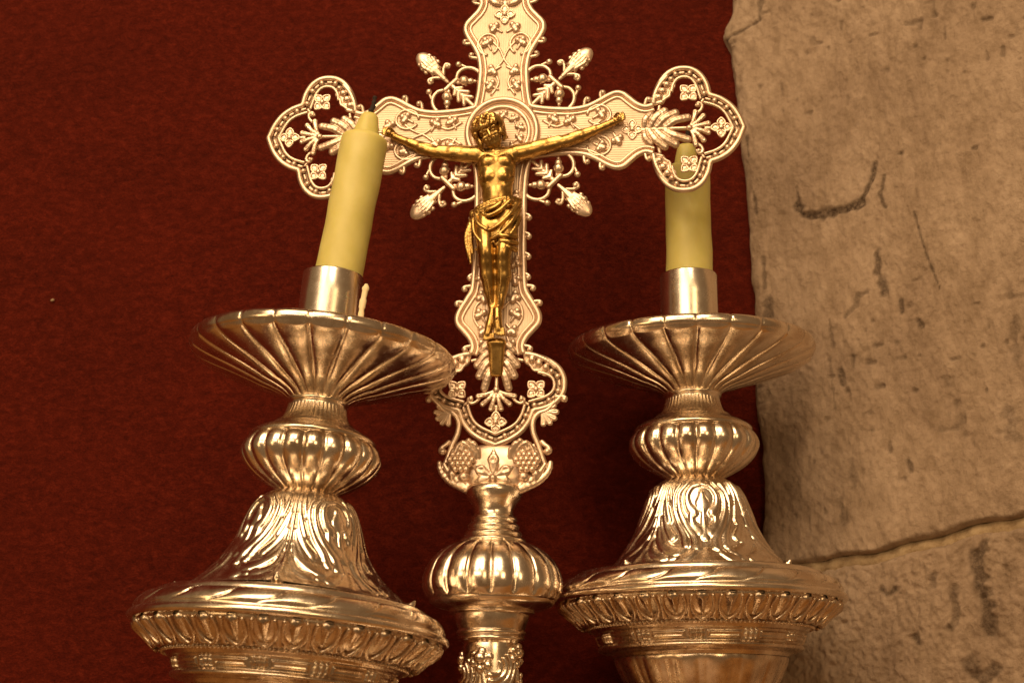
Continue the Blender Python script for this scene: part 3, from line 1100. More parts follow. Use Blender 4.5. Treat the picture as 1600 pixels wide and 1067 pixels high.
def offset_in(c, d):
    t = np.gradient(c, axis=0)
    t /= np.linalg.norm(t, axis=1)[:, None]
    return c + d * np.stack([t[:, 1], -t[:, 0]], 1)


PLATE = {0: plate(0), SH: plate(SH)}
BORD, BORD2 = {}, {}
for sh in (0, SH):
    c = spline(edge(sh), 110)
    for sg in (1, -1):
        q = c * (1, sg)
        i2 = offset_in(c, 8.2) * (1, sg)
        BORD[(sh, sg)] = cmesh("border", tube(p3(q, 2.5), 5.0, 12, 0.95))
        BORD2[(sh, sg)] = cmesh("inner_border", tube(p3(i2, 2.6), 2.9, 10, 1.0))

# --- trefoil frame at each arm end
TRE = [(246, 48), (250, 64), (257, 81), (267, 95), (280, 103.5), (295, 106), (310, 103), (323, 93), (332, 77), (336, 60)]
TREE = [(336, 58), (354, 51), (370, 39), (382, 22), (391, 0)]
INN = [(276, 64), (278, 76), (285, 87), (296, 90.5), (307, 87), (315, 76), (320, 60), (323, 50)]
INE = [(327, 45), (347, 38), (361, 26), (374, 0)]
t_out = spline(TRE, 60)
t_end = spline(TREE, 50)
t_inn = spline(INN, 44)
t_ine = spline(INE, 40)


def ribbon(outer, inner, n):
    V, Fq = [], []
    m = len(outer)
    for i in range(m):
        (a, b_), (c, d) = outer[i], inner[i]
        V += [(a, -n, b_), (c, -n, d), (c, 2.5, d), (a, 2.5, b_)]
    for i in range(m - 1):
        for j in range(4):
            k = (j + 1) % 4
            Fq.append((i * 4 + j, i * 4 + k, (i + 1) * 4 + k, (i + 1) * 4 + j))
    Fq += [(0, 3, 2, 1), tuple((m - 1) * 4 + j for j in range(4))]
    return np.array(V, float), Fq


def trefoil_pieces():
    P = []
    # outer ridge: whole outline as one piece
    up = np.vstack([t_out, t_end[1:]])
    whole = np.vstack([up, (up * (1, -1))[::-1][1:]])
    fr = [tube(p3(whole, 2.2), 4.6, 12, 1.0)]
    P.append(("trefoil_frame", cmesh("trefoil_frame", fr[0])))
    full_e = np.vstack([t_ine, (t_ine * (1, -1))[::-1][1:]])
    full_o = np.vstack([t_end[-1:], t_end[-1:]])
    inner = [tube(p3(t_inn, 2.4), 2.7, 10), tube(p3(t_inn * (1, -1), 2.4), 2.7, 10), tube(p3(full_e, 2.4), 2.7, 10)]
    for q in inner:
        P.append(("inner_rim", cmesh("inner_rim", q)))
    # channel floors
    oo = spline(TRE[2:], 40)
    ii = spline(INN, 40)
    P.append(("channel", cmesh("channel", ribbon(oo, ii, -0.6), M_SHADE)))
    P.append(("channel", cmesh("channel", ribbon((oo * (1, -1))[::-1], (ii * (1, -1))[::-1], -0.6), M_SHADE)))
    oe = np.vstack([t_end, (t_end * (1, -1))[::-1][1:]])
    ie = np.vstack([spline(INE, 50), (spline(INE, 50) * (1, -1))[::-1][1:]])
    P.append(("channel", cmesh("channel", ribbon(oe, ie, -0.6), M_SHADE)))
    return P


TREF = trefoil_pieces()
# beads and bars run in the channel
mid_s = (spline(TRE[2:], 40) + spline(INN, 40)) / 2
mid_e = (np.vstack([t_end, (t_end * (1, -1))[::-1][1:]])[::1])
ie_ = np.vstack([spline(INE, 50), (spline(INE, 50) * (1, -1))[::-1][1:]])
mid_e = (mid_e + ie_) / 2
BEAD = cmesh("bead", ball((0, 0, 0), 4.5, 12, 8))
BAR = sdfm("bar", (-8, -5, -5), (8, 5, 5), 0.7, lambda s: s.cone((-3.2, 0, 0), (3.2, 0, 0), 2.3, 2.3))
BEADS = []
for t in (0.30, 0.52, 0.74, 0.95):
    p = mid_s[int(t * 39)]
    BEADS.append((p[0], p[1]))
for t in (0.10, 0.245, 0.40):
    p = mid_e[int(t * 98)]
    BEADS.append((p[0], p[1]))
BARS = []
for arr, ts in ((mid_s, (0.41, 0.63, 0.85)), (mid_e, (0.03, 0.17, 0.325, 0.45))):
    for t in ts:
        i = int(t * (len(arr) - 1))
        p = arr[i]
        d = arr[min(i + 1, len(arr) - 1)] - arr[max(i - 1, 0)]
        BARS.append((p[0], p[1], math.degrees(math.atan2(d[1], d[0]))))


# --- cast ornaments
def f_ros(s):
    for q in range(4):
        a = q * math.pi / 2
        c, d = math.cos(a), math.sin(a)
        tip = [(4 * c, 4 * d, 0.5), (9 * c - 6.2 * d, 9 * d + 6.2 * c, 1.6), (16.5 * c, 16.5 * d, 1.0), (9 * c + 6.2 * d, 9 * d - 6.2 * c, 1.6), (4 * c, 4 * d, 0.5)]
        lp = spline(np.array(tip), 17)
        s.cone((5 * c, 5 * d, 0), (10 * c, 10 * d, 0), 4, 5.5, 0.5, 0.35)
        s.path([tuple(p) for p in lp], 1.75, k=0.6)
        s.cone((4 * c, 4 * d, 1), (11 * c, 11 * d, 1.0), 1.3, 0.9, 0.6)
    s.ell((0, 0, 2.2), (4.3, 4.3, 3.6))


ROS = sdfm("rosette", (-20, -20, -4), (20, 20, 8), 0.55, f_ros)


def f_acan(s):
    s.cone((226, 0, 2), (312, 0, 3), 2.6, 3.6, 1.5)
    for sg in (1, -1):
        for (a0, b0, a1, b1, r0, r1) in ((231, 3, 241, 25, 4.5, 5.8), (240, 4, 264, 31, 5.5, 6.6), (252, 5, 281, 27, 6.0, 7.2), (266, 4, 301, 19, 6.5, 6.4)):
            pth = spline(np.array([(a0, sg * b0, 2.0), ((a0 + a1) / 2 - 3, sg * ((b0 + b1) / 2 + 1.5), 6.0), (a1, sg * b1, 2.5)]), 7)
            s.path([tuple(p) for p in pth], r0, r1, 0.9, 0.8)
            s.path([(p[0], p[1], p[2] + 5.6) for p in pth], 0.8, 0.6, 1.4, op='sub')
        s.cone((252, sg * 22, 0), (256, sg * 40, 0), 3.2, 3.0, 1.5)
    return s


ACAN = sdfm("acanthus_leaf", (218, -42, -5), (320, 42, 13), 0.8, f_acan)


def f_palm(s):
    for ang in (-78, -47, -16, 16, 47, 78):
        a = R(ang)
        tip = (308 + 27 * math.cos(a), 29 * math.sin(a))
        pth = spline(np.array([(304, 0.5 * math.sin(a), 3), (308 + 14 * math.cos(a), 15 * math.sin(a), 4.5), (tip[0], tip[1], 2.5)]), 6)
        s.path([tuple(p) for p in pth], 2.0, 4.6, 0.8, 0.9)
        s.path([(p[0], p[1], p[2] + 4.0) for p in pth], 0.8, 1.1, 0.6, op='sub')
    s.ell((304, 0, 4), (6, 5, 5), 1)
    for sg in (1, -1):
        pth = spline(np.array([(310, sg * 22, 2), (322, sg * 31, 2), (325, sg * 40, 2.5), (319, sg * 44, 3), (315, sg * 39, 3.5)]), 14)
        s.path([tuple(p) for p in pth], 2.6, 2.4, 0.8)
        s.ell((318.5, sg * 39.5, 3.5), (3.8, 3.8, 3.8), 0.5)
        s.cone((322, sg * 44, 1), (327, sg * 50, 1), 2.4, 2.4, 1)
    s.cone((330, 0, 1), (340, 0, 1), 3, 3, 1)


PALM = sdfm("palmette", (294, -52, -4), (346, 52, 12), 0.75, f_palm)


def half_leaf(sg):
    def fn(s):
        spine = spline(np.array([(246, sg * 46, 3), (249, sg * 60, 4), (257, sg * 78, 4), (268, sg * 92, 3)]), 12)
        s.path([tuple(p) for p in spine], 4.4, 3.6, 1.0)
        for (a, b_, r_) in ((255, 55, 6.6), (261, 66, 6.8), (268, 77, 6.4), (275, 86, 5.0)):
            s.ell((a, sg * b_, 4.0), (r_, r_ * 0.85, 5.2), 0.8)
        rim = spline(np.array([(258, sg * 46, 1.5), (266, sg * 54, 1.5), (272, sg * 58, 1.5), (274, sg * 68, 1.5), (280, sg * 74, 1.5), (280, sg * 86, 1.5)]), 18)
        s.path([tuple(p) for p in rim], 2.4, 2.0, 0.8)
        s.cone((258, sg * 50, 0), (274, sg * 80, 0), 7, 5, 1, 0.35)
        s.cone((246, sg * 44, 2), (260, sg * 47, 2), 4, 3, 2)
    lo = (236, min(sg * 38, sg * 102), -4)
    hi = (292, max(sg * 38, sg * 102), 12)
    return sdfm("half_leaf", lo, hi, 0.75, fn)


HALF = {1: half_leaf(1), -1: half_leaf(-1)}


def f_hook(s):
    """little crocket: curls from (0,0) up and over towards +x"""
    p = spline(np.array([(-7, -4, 0), (-4, 0, 1), (-1.5, 5, 1.5), (2.5, 7.5, 2), (5.5, 5.0, 2.2), (3.6, 2.2, 2.4)]), 14)
    s.path([tuple(q) for q in p], 3.0, 2.6, 0.6)
    s.ell((3.6, 4.6, 2.6), (3.9, 3.9, 3.7), 0.8)


HOOK = sdfm("crocket", (-13, -10, -4), (12, 13, 8), 0.6, f_hook)
HOOKM = sdfm("crocket", (-12, -10, -4), (13, 13, 8), 0.6, lambda s: (lambda p: (s.path([tuple(q) for q in p], 3.0, 2.6, 0.6), s.ell((-3.6, 4.6, 2.6), (3.9, 3.9, 3.7), 0.8)))(
    spline(np.array([(7, -4, 0), (4, 0, 1), (1.5, 5, 1.5), (-2.5, 7.5, 2), (-5.5, 5.0, 2.2), (-3.6, 2.2, 2.4)]), 14)))


def f_ivy(s):
    s.cone((-11, 0, 0), (3, 0, 1), 2.2, 3.0, 0.6)
    for ang, l, r_ in ((0, 12, 6.0), (82, 11, 6.0), (-82, 11, 6.0)):
        a = R(ang)
        s.cone((2, 0, 1.5), (2 + 0.6 * l * math.cos(a), 0.6 * l * math.sin(a), 1.4), 3.4, r_ * 0.9, 0.8, 0.95)
        s.cone((2 + 0.6 * l * math.cos(a), 0.6 * l * math.sin(a), 1.4), (2 + l * math.cos(a), l * math.sin(a), 0.4), r_ * 0.85, 1.6, 0.8, 0.95)


IVY = sdfm("ivy_leaf", (-16, -18, -5), (20, 18, 9), 0.65, f_ivy)

# diagonal spray pieces, drawn along +x from the cross centre
SPR = []


def f_bud(s):
    s.ell((183, 0, 2), (22, 14.5, 6.5), 1.5)
    for b_ in (-10, -5, 0, 5, 10):
        s.path([tuple(q) for q in spline(np.array([(162, b_ * 0.7, 5.0), (180, b_ * 1.1, 7.6), (203 - abs(b_) * 1.2, b_ * 0.5, 3.5)]), 6)], 3.2, 1.8, 0.8, 0.8)
    for b_ in (-14, 14):
        for a in (170, 179, 188):
            s.ell((a, b_ * (1 - ((a - 174) / 26) ** 2 * 0.6), 3), (4.4, 3.6, 3.4), 0.6)
    s.cone((132, 0, 2), (162, 0, 3), 3.2, 7.5, 2, 0.7)
    for b_ in (-3, 0, 3):
        s.cone((138, b_ * 0.4, 4.0), (160, b_, 6.0), 1.4, 1.8, 0.6)
    s.cone((160, -8, 3), (160, 8, 3), 3.4, 3.4, 1)


BUD = sdfm("leaf_bud", (126, -22, -6), (210, 22, 14), 0.8, f_bud)


def f_sscroll(sg):
    def fn(s):
        p = spline(np.array([(146, sg * 4, 2), (154, sg * 12, 2), (157, sg * 20, 2.5), (151, sg * 23, 3), (149, sg * 18, 3.2)]), 14)
        s.path([tuple(q) for q in p], 3.0, 2.4, 0.8)
        s.ell((152, sg * 18.5, 3), (4.4, 4.4, 4.2), 0.6)
    return sdfm("side_scroll", (138, min(0, sg * 30), -4), (165, max(0, sg * 30), 10), 0.7, fn)


SSC = [f_sscroll(1), f_sscroll(-1)]
XBAR = sdfm("cross_bar", (112, -20, -3), (134, 20, 11), 0.7, lambda s: s.cone((123, -13.5, 4), (123, 13.5, 4), 4.3, 4.3))


def f_ring(sg):
    a = np.radians(np.linspace(200, -28, 30))
    pts = [(108 + 23 * math.cos(t), sg * (27 + 21 * math.sin(t))) for t in a]
    pts = [(92, sg * 34), (86, sg * 38)][::-1] + pts[4:-2]
    pts += [(129, sg * 20), (124, sg * 12)]
    c = spline(pts, 44)
    return cmesh("scroll_ring", tube(p3(c, 2), np.linspace(3.8, 3.3, 44), 9, 0.9))


RING = [f_ring(1), f_ring(-1)]


def f_rball(sg):
    def fn(s):
        s.cone((128, sg * 40, 2), (140, sg * 35, 2.5), 2.2, 2.6, 1)
        s.ell((141, sg * 34, 3), (5.2, 5.2, 4.8), 0.6)
    return sdfm("knob_bead", (122, min(sg * 26, sg * 46), -4), (150, max(sg * 26, sg * 46), 10), 0.7, fn)


RBALL = [f_rball(1), f_rball(-1)]


def f_fruit(sg):
    def fn(s):
        s.ell((112, sg * 20, 4), (8.8, 8.2, 7.5), 1)
        s.ell((104, sg * 27, 3), (5.8, 5.8, 5.2), 1)
        s.ell((99, sg * 32, 2.5), (3.2, 3.2, 3), 1)
        s.cone((118, sg * 10, 2.5), (113, sg * 18, 3), 3, 4, 1)
        s.cone((105, sg * 17, 2.5), (112, sg * 20, 3), 2.5, 4, 1)
    return sdfm("fruit", (92, min(sg * 4, sg * 40), -4), (124, max(sg * 4, sg * 40), 12), 0.7, fn)


FRUIT = [f_fruit(1), f_fruit(-1)]


def f_rleaf(s):
    s.cone((66, 0, 1.5), (122, 0, 3), 3.6, 4.2, 1)
    for sg in (1, -1):
        s.cone((92, sg * 1, 3), (82, sg * 9, 2.5), 4.0, 3.4, 1)
        s.cone((104, sg * 1, 3.5), (93, sg * 11, 3), 4.4, 3.6, 1)
        s.cone((112, sg * 1, 3.5), (106, sg * 9, 3), 3.8, 3.0, 1)


RLEAF = sdfm("root_leaf", (60, -16, -4), (128, 16, 9), 0.75, f_rleaf)

# --- assemble the arms
for ang, sh in ((0, 0), (180, 0), (90, 0), (270, SH)):
    ca, sa = math.cos(R(ang)), math.sin(R(ang))
    cput("arm_plate", PLATE[sh], rot=ang)
    for sg in (1, -1):
        cput("border", BORD[(sh, sg)], rot=ang)
        cput("inner_border", BORD2[(sh, sg)], rot=ang)
    dx, dz = sh * ca, sh * sa

    def apt(a, b_):
        return a * ca - b_ * sa + dx, a * sa + b_ * ca + dz
    top = ang == 90
    for sg in (1, -1):
        cput("half_leaf", HALF[sg], dx, dz, 0, ang)
        # crockets on the outside of the border
        for a, b_, rr in ((237, 46, 14), (164, 60, 34), (138, 49, 20)):
            x, z = apt(a, sg * b_)
            if sg > 0:
                cput("crocket", HOOK, x, z, 2, ang + rr)
            else:
                cput("crocket", HOOKM, x, z, 2, ang + 180 - rr)
        if sh:
            for a in (146, 178, 212, 246):
                x, z = -sg * 41.5 * -1, -a
                if sg < 0:
                    cput("crocket", HOOKM, x, z, 2, 90)
                else:
                    cput("crocket", HOOK, x, z, 2, 270)
    if top:
        cput("trefoil_frame", TREF[0][1], dx, dz, 0, ang)
        cput("acanthus_leaf", ACAN, dx, dz, 0, ang)
        x, z = apt(212, 0)
        cput("rosette", ROS, x, z, 3.5, ang)
        continue
    for nm, me in TREF:
        cput(nm, me, dx, dz, 0, ang)
    for a, b_ in BEADS:
        for sg in (1, -1):
            x, z = apt(a, sg * b_)
            cput("bead", BEAD, x, z, 3.0)
    for a, b_, d in BARS:
        for sg in (1, -1):
            x, z = apt(a, sg * b_)
            cput("bar", BAR, x, z, 1.4, ang + sg * d)
    for a, b_, r0 in ((303, 62, 45), (303, -62, 45), (355, 0, 0), (212, 0, 0)):
        if sh and a == 212:
            continue
        x, z = apt(a, b_)
        cput("rosette", ROS, x, z, 2.0, ang + r0)
    cput("acanthus_leaf", ACAN, dx, dz, 0, ang)
    cput("palmette", PALM, dx, dz, 0, ang)

# sprays between the arms
for ang in (45, 135, 225, 315):
    for nm, mes in (("leaf_bud", [BUD]), ("side_scroll", SSC), ("cross_bar", [XBAR]), ("scroll_ring", RING), ("knob_bead", RBALL), ("fruit", FRUIT), ("root_leaf", [RLEAF])):
        for me in mes:
            cput(nm, me, rot=ang)


# vine relief on the plates
def vine(pts, r=2.3):
    c = spline(pts, 30)
    return cmesh("vine", tube(p3(c, 3.2), r, 8, 0.9))


VA = [[(66, 20), (88, 8), (110, 14), (128, 2), (150, -8), (170, -26)], [(66, -20), (88, -8), (110, -14), (128, -2), (150, 8), (170, 26)]]
CIRC = [[(158 + 19 * math.cos(R(t)), sg * (27 + 17 * math.sin(R(t)))) for t in range(-150, 181, 22)] for sg in (1, -1)]
VM = [vine(p) for p in VA] + [vine(p, 2.6) for p in CIRC]
for ang in (0, 180, 90):
    for me in VM:
        cput("vine", me, rot=ang)
    ca, sa = math.cos(R(ang)), math.sin(R(ang))
    for a, b_, r0 in ((82, 18, 60), (82, -18, -60), (112, 15, 120), (112, -15, -120), (158, 27, 30), (158, -27, -30), (186, 14, 60), (186, -14, -60)):
        cput("ivy_leaf", IVY, a * ca - b_ * sa, a * sa + b_ * ca, 3.0, ang + r0)
VD = [vine([(300 + 0, sg * 6), (286, sg * 22), (296, sg * 36), (316, sg * 38), (334, sg * 26), (340, sg * 12)], 2.4) for sg in (1, -1)]
for me in VD:
    cput("vine", me, rot=270)
for sg in (1, -1):
    for a, b_, r0 in ((312, 26, 150), (334, 20, 40), (280, 22, 70), (355, 18, 20), (252, 22, 100), (222, 22, 60), (110, 20, 60)):
        cput("ivy_leaf", IVY, sg * b_, -a, 3.0, 270 + sg * r0)

# medallion
V, Fq = [(0, -4.0, 0)], []
for j in range(64):
    a = 2 * math.pi * j / 64
    V.append((58 * math.cos(a), -4.0, 58 * math.sin(a)))
for j in range(64):
    a = 2 * math.pi * j / 64
    V.append((58 * math.cos(a), 3.0, 58 * math.sin(a)))
for j in range(64):
    k = (j + 1) % 64
    Fq.append((0, 1 + j, 1 + k))
    Fq.append((1 + j, 65 + j, 65 + k, 1 + k))
cput("medallion", mesh_from("medallion", np.array(V) * CU, Fq, M_HATCH, False))


def circle(r):
    a = np.linspace(0, 2 * np.pi, 97)
    return np.stack([r * np.cos(a), r * np.sin(a)], 1)


cput("medallion_ring", cmesh("medallion_ring", tube(p3(circle(57), 4.5), 5.6, 12, 1.1, False)))
cput("medallion_ring", cmesh("medallion_ring", tube(p3(circle(44.5), 4.2), 4.0, 12, 1.0, False)))
for q in range(10):
    a = 36 * q + 10
    cput("ivy_leaf", IVY, 29 * math.cos(R(a)), 29 * math.sin(R(a)), 4.2, a + 60, scale=0.8)

# --- lower part: leaves, grapes, calyx
for sg in (1, -1):
    c = spline([(sg * 92, -450), (sg * 80, -464), (sg * 66, -470), (sg * 58, -482), (sg * 59, -500), (sg * 67, -520), (sg * 75, -545), (sg * 82, -558)], 50)
    cput("stem_scroll", cmesh("stem_scroll", tube(p3(c, 3), np.linspace(4.2, 5.2, 50), 10, 0.9)))

    def f_fan(s):
        for k, (x, z) in enumerate(((90, -457), (94, -467), (91, -477), (84, -484), (74, -486))):
            s.cone((sg * 72, -468, 4), (sg * x, z, 2.5), 2.6, 5.0, 0.8, 0.8)
            s.cone((sg * 74, -468, 7.4), (sg * x, z, 6.0), 0.8, 1.0, 0.6, op='sub')
    cput("fan_leaf", sdfm("fan_leaf", (min(sg * 62, sg * 110), -498, -4), (max(sg * 62, sg * 110), -444, 12), 0.8, f_fan))
    cput("crocket", HOOKM if sg < 0 else HOOK, sg * 76, -524, 2, 100 if sg < 0 else -100, scale=1.3)
    cput("crocket", HOOKM if sg < 0 else HOOK, sg * 100, -447, 2, 60 if sg < 0 else -60, scale=1.1)

    # curled leaf over the grapes
    def f_curl(s):
        for k, (x, z, n) in enumerate(((62, -522, 10), (54, -514, 13), (44, -511, 14), (35, -514, 13), (27, -522, 10))):
            p = spline(np.array([(sg * 22, -545, 6), (sg * (x * 0.7 + 6), (z - 6), n + 2), (sg * x, z - 6 - k * 0.5, n), (sg * (x + 6), z - 18, n - 2)]), 10)
            s.path([tuple(q) for q in p], 3.0, 4.6, 0.8)
    cput("curled_leaf", sdfm("curled_leaf", (min(sg * 8, sg * 84), -558, -6), (max(sg * 8, sg * 84), -496, 26), 0.9, f_curl))
    # grapes: one bunch, berries packed
    gr = []
    for q in range(30):
        i, j = q % 6, q // 6
        x = 34 + 8.4 * i + 4.2 * (j % 2)
        z = -530 - 7.4 * j
        d = math.hypot((x - 52) / 20, (z + 548) / 16)
        if d < 1:
            gr.append(ball((sg * x, -(13 + 9 * math.sqrt(1 - d * d)), z), 5.6, 12, 8))
    v, f = join(gr)
    cput("grape_bunch", cmesh("grape_bunch", (v, f)))
    # outer calyx leaf

    def f_cal(s):
        p = spline(np.array([(sg * 22, -596, 12), (sg * 48, -586, 10), (sg * 70, -575, 8), (sg * 83, -560, 5), (sg * 86, -547, 3)]), 12)
        s.path([tuple(q) for q in p], 8, 4, 2, 0.9)
        for k, (x, z) in enumerate(((78, -550), (70, -555), (60, -562), (48, -570))):
            s.cone((sg * (x - 14), z - 22, 11), (sg * x, z, 9), 5.5, 3.4, 1)
        s.ell((sg * 46, -571, 16), (9, 8, 8), 1)
        s.ell((sg * 64, -566, 12), (7, 8, 7), 1)
    cput("calyx_leaf", sdfm("calyx_leaf", (min(sg * 6, sg * 104), -610, -8), (max(sg * 6, sg * 104), -538, 30), 0.9, f_cal))


def f_body(s):
    s.ell((0, -556, -2), (74, 40, 14), 4)
    s.cone((0, -596, 0), (0, -572, 0), 30, 36, 6, 0.42)
    s.cone((-60, -520, -2), (-30, -548, -2), 5, 12, 4, 0.5)
    s.cone((60, -520, -2), (30, -548, -2), 5, 12, 4, 0.5)


cput("cup_ground", sdfm("cup_ground", (-84, -606, -22), (84, -505, 26), 1.1, f_body))


def f_star(s):
    for ang, l, w in ((90, 44, 9.5), (28, 36, 9), (152, 36, 9), (-14, 30, 7), (194, 30, 7)):
        a = R(ang)
        e = (l * math.cos(a), -572 + l * math.sin(a))
        mid = (l * 0.6 * math.cos(a), -572 + l * 0.6 * math.sin(a))
        s.cone((0, -572, 22), (mid[0], mid[1], 22), 2.5, w, 1, 0.5)
        s.cone((mid[0], mid[1], 22), (e[0], e[1], 20), w, 1.5, 1, 0.5)
        s.cone((mid[0] * 0.9, mid[1], 28.5), (mid[0] * 1.2, mid[1] + (e[1] - mid[1]) * 0.25, 28), w * 0.62, w * 0.45, 1, 0.7, op='sub')
        s.cone((0, -572, 24), (e[0] * 0.9, -572 + (e[1] + 572) * 0.9, 22), 1.6, 1.0, 0.6)
    s.ell((0, -574, 25), (5.5, 5.5, 5), 1)
    s.cone((0, -574, 22), (0, -592, 24), 4, 6, 2)
    s.cone((0, -592, 24), (-18, -599, 20), 3.5, 2, 2)
    s.cone((0, -592, 24), (18, -599, 20), 3.5, 2, 2)


cput("star_leaf", sdfm("star_leaf", (-48, -606, 10), (48, -520, 34), 0.8, f_star))


# --- knop and column (turned)
def clathe(name, pts, n, seg, fr=None, mat=None):
    pr = spline(np.array(pts, float), n) * CU
    me = mesh_from(name, *lathe(pr, seg, fr), mat or M_POL)
    return cput(name, me)


clathe("stem_cup", [(24, -578), (40, -584), (44, -591), (41, -601), (33, -613), (29.5, -622), (30, -629)], 40, 72)
clathe("stem_rings", [(29, -628), (34, -631), (36.5, -635), (34.5, -639), (37, -642), (40, -646), (38, -650), (41, -653), (44, -657), (43, -660), (48, -664), (50, -667.5), (46, -671), (38, -671)], 80, 72)
NK = 18
lkk = lobes(NK, 1.0, 0.25, 0.5)


def knop(th, i):
    s = i / 69
    return 7.0 * CU * min(1, s * 6) * lkk(th) * min(1.0, max(0.0, (0.96 - s) * 14))


clathe("gadrooned_knop", [(38, -668), (58, -672), (78, -682), (94, -697), (103, -714), (106.5, -730), (104.5, -744), (98, -754), (92, -758)], 70, NK * 20, knop)
clathe("knop_base", [(92, -748), (95.5, -754), (92, -762), (82, -768), (70, -771), (63, -772), (65, -774), (63, -777), (57, -778)], 50, 96)
clathe("column_cup", [(56, -775), (56.5, -778), (55, -786), (51, -797), (50, -801), (52.5, -803), (52, -807), (48.5, -809), (50.5, -812), (50, -815), (45, -817), (42, -820)], 60, 96)
clathe("column", [(41, -818), (42, -830), (41, -900), (40, -1000), (42, -1100), (60, -1180), (110, -1250), (170, -1300), (180, -1330)], 80, 72)


# relief of flowers and leaves round the column
def f_colflower(s):
    for q in range(6):
        a = 2 * math.pi * q / 6 + 0.4
        s.ell((12.5 * math.cos(a), 12.5 * math.sin(a), 3), (6.6, 6.6, 6.0), 0.6)
    s.ell((-1, 3, 5.5), (8.6, 8.6, 7.5), 0.5)
    s.cone((2, -16, 0), (6, -34, 0), 4, 5, 1)


def f_colleaf(s):
    for k in range(4):
        r0 = 12 + 8 * k
        a = np.radians(np.linspace(40, -110 + 8 * k, 14))
        p = [(-6 + r0 * math.cos(t), 6 + r0 * math.sin(t), 2 + 1.5 * math.sin(t * 2)) for t in a]
        s.path(p, 2.5, 5.0, 0.8)


def bent(name, lo, hi, h, fn, rad=41.0):
    sd = Sdf(lo, hi, h)
    fn(sd)
    v, f = sd.mesh()
    a, r_ = v[:, 0] / rad, rad - v[:, 1]
    return mesh_from(name, np.stack([r_ * np.sin(a), -r_ * np.cos(a), v[:, 2]], 1) * CU, f, M_POL)


CFL = bent("flower_relief", (-22, -42, -6), (24, 22, 16), 0.9, f_colflower)
CLF = bent("leaf_relief", (-16, -48, -6), (46, 46, 12), 1.0, f_colleaf)
for th, z, me, nm in ((-12, -846, CFL, "flower_relief"), (20, -862, CLF, "leaf_relief"), (-62, -870, CLF, "leaf_relief"), (72, -838, CFL, "flower_relief"),
                      (110, -860, CLF, "leaf_relief"), (-105, -848, CFL, "flower_relief"), (-24, -920, CLF, "leaf_relief"), (58, -925, CLF, "leaf_relief")):
    add(nm, me, cross, (0, 0, (FOOT + z) * CU), (0, 0, R(th)))


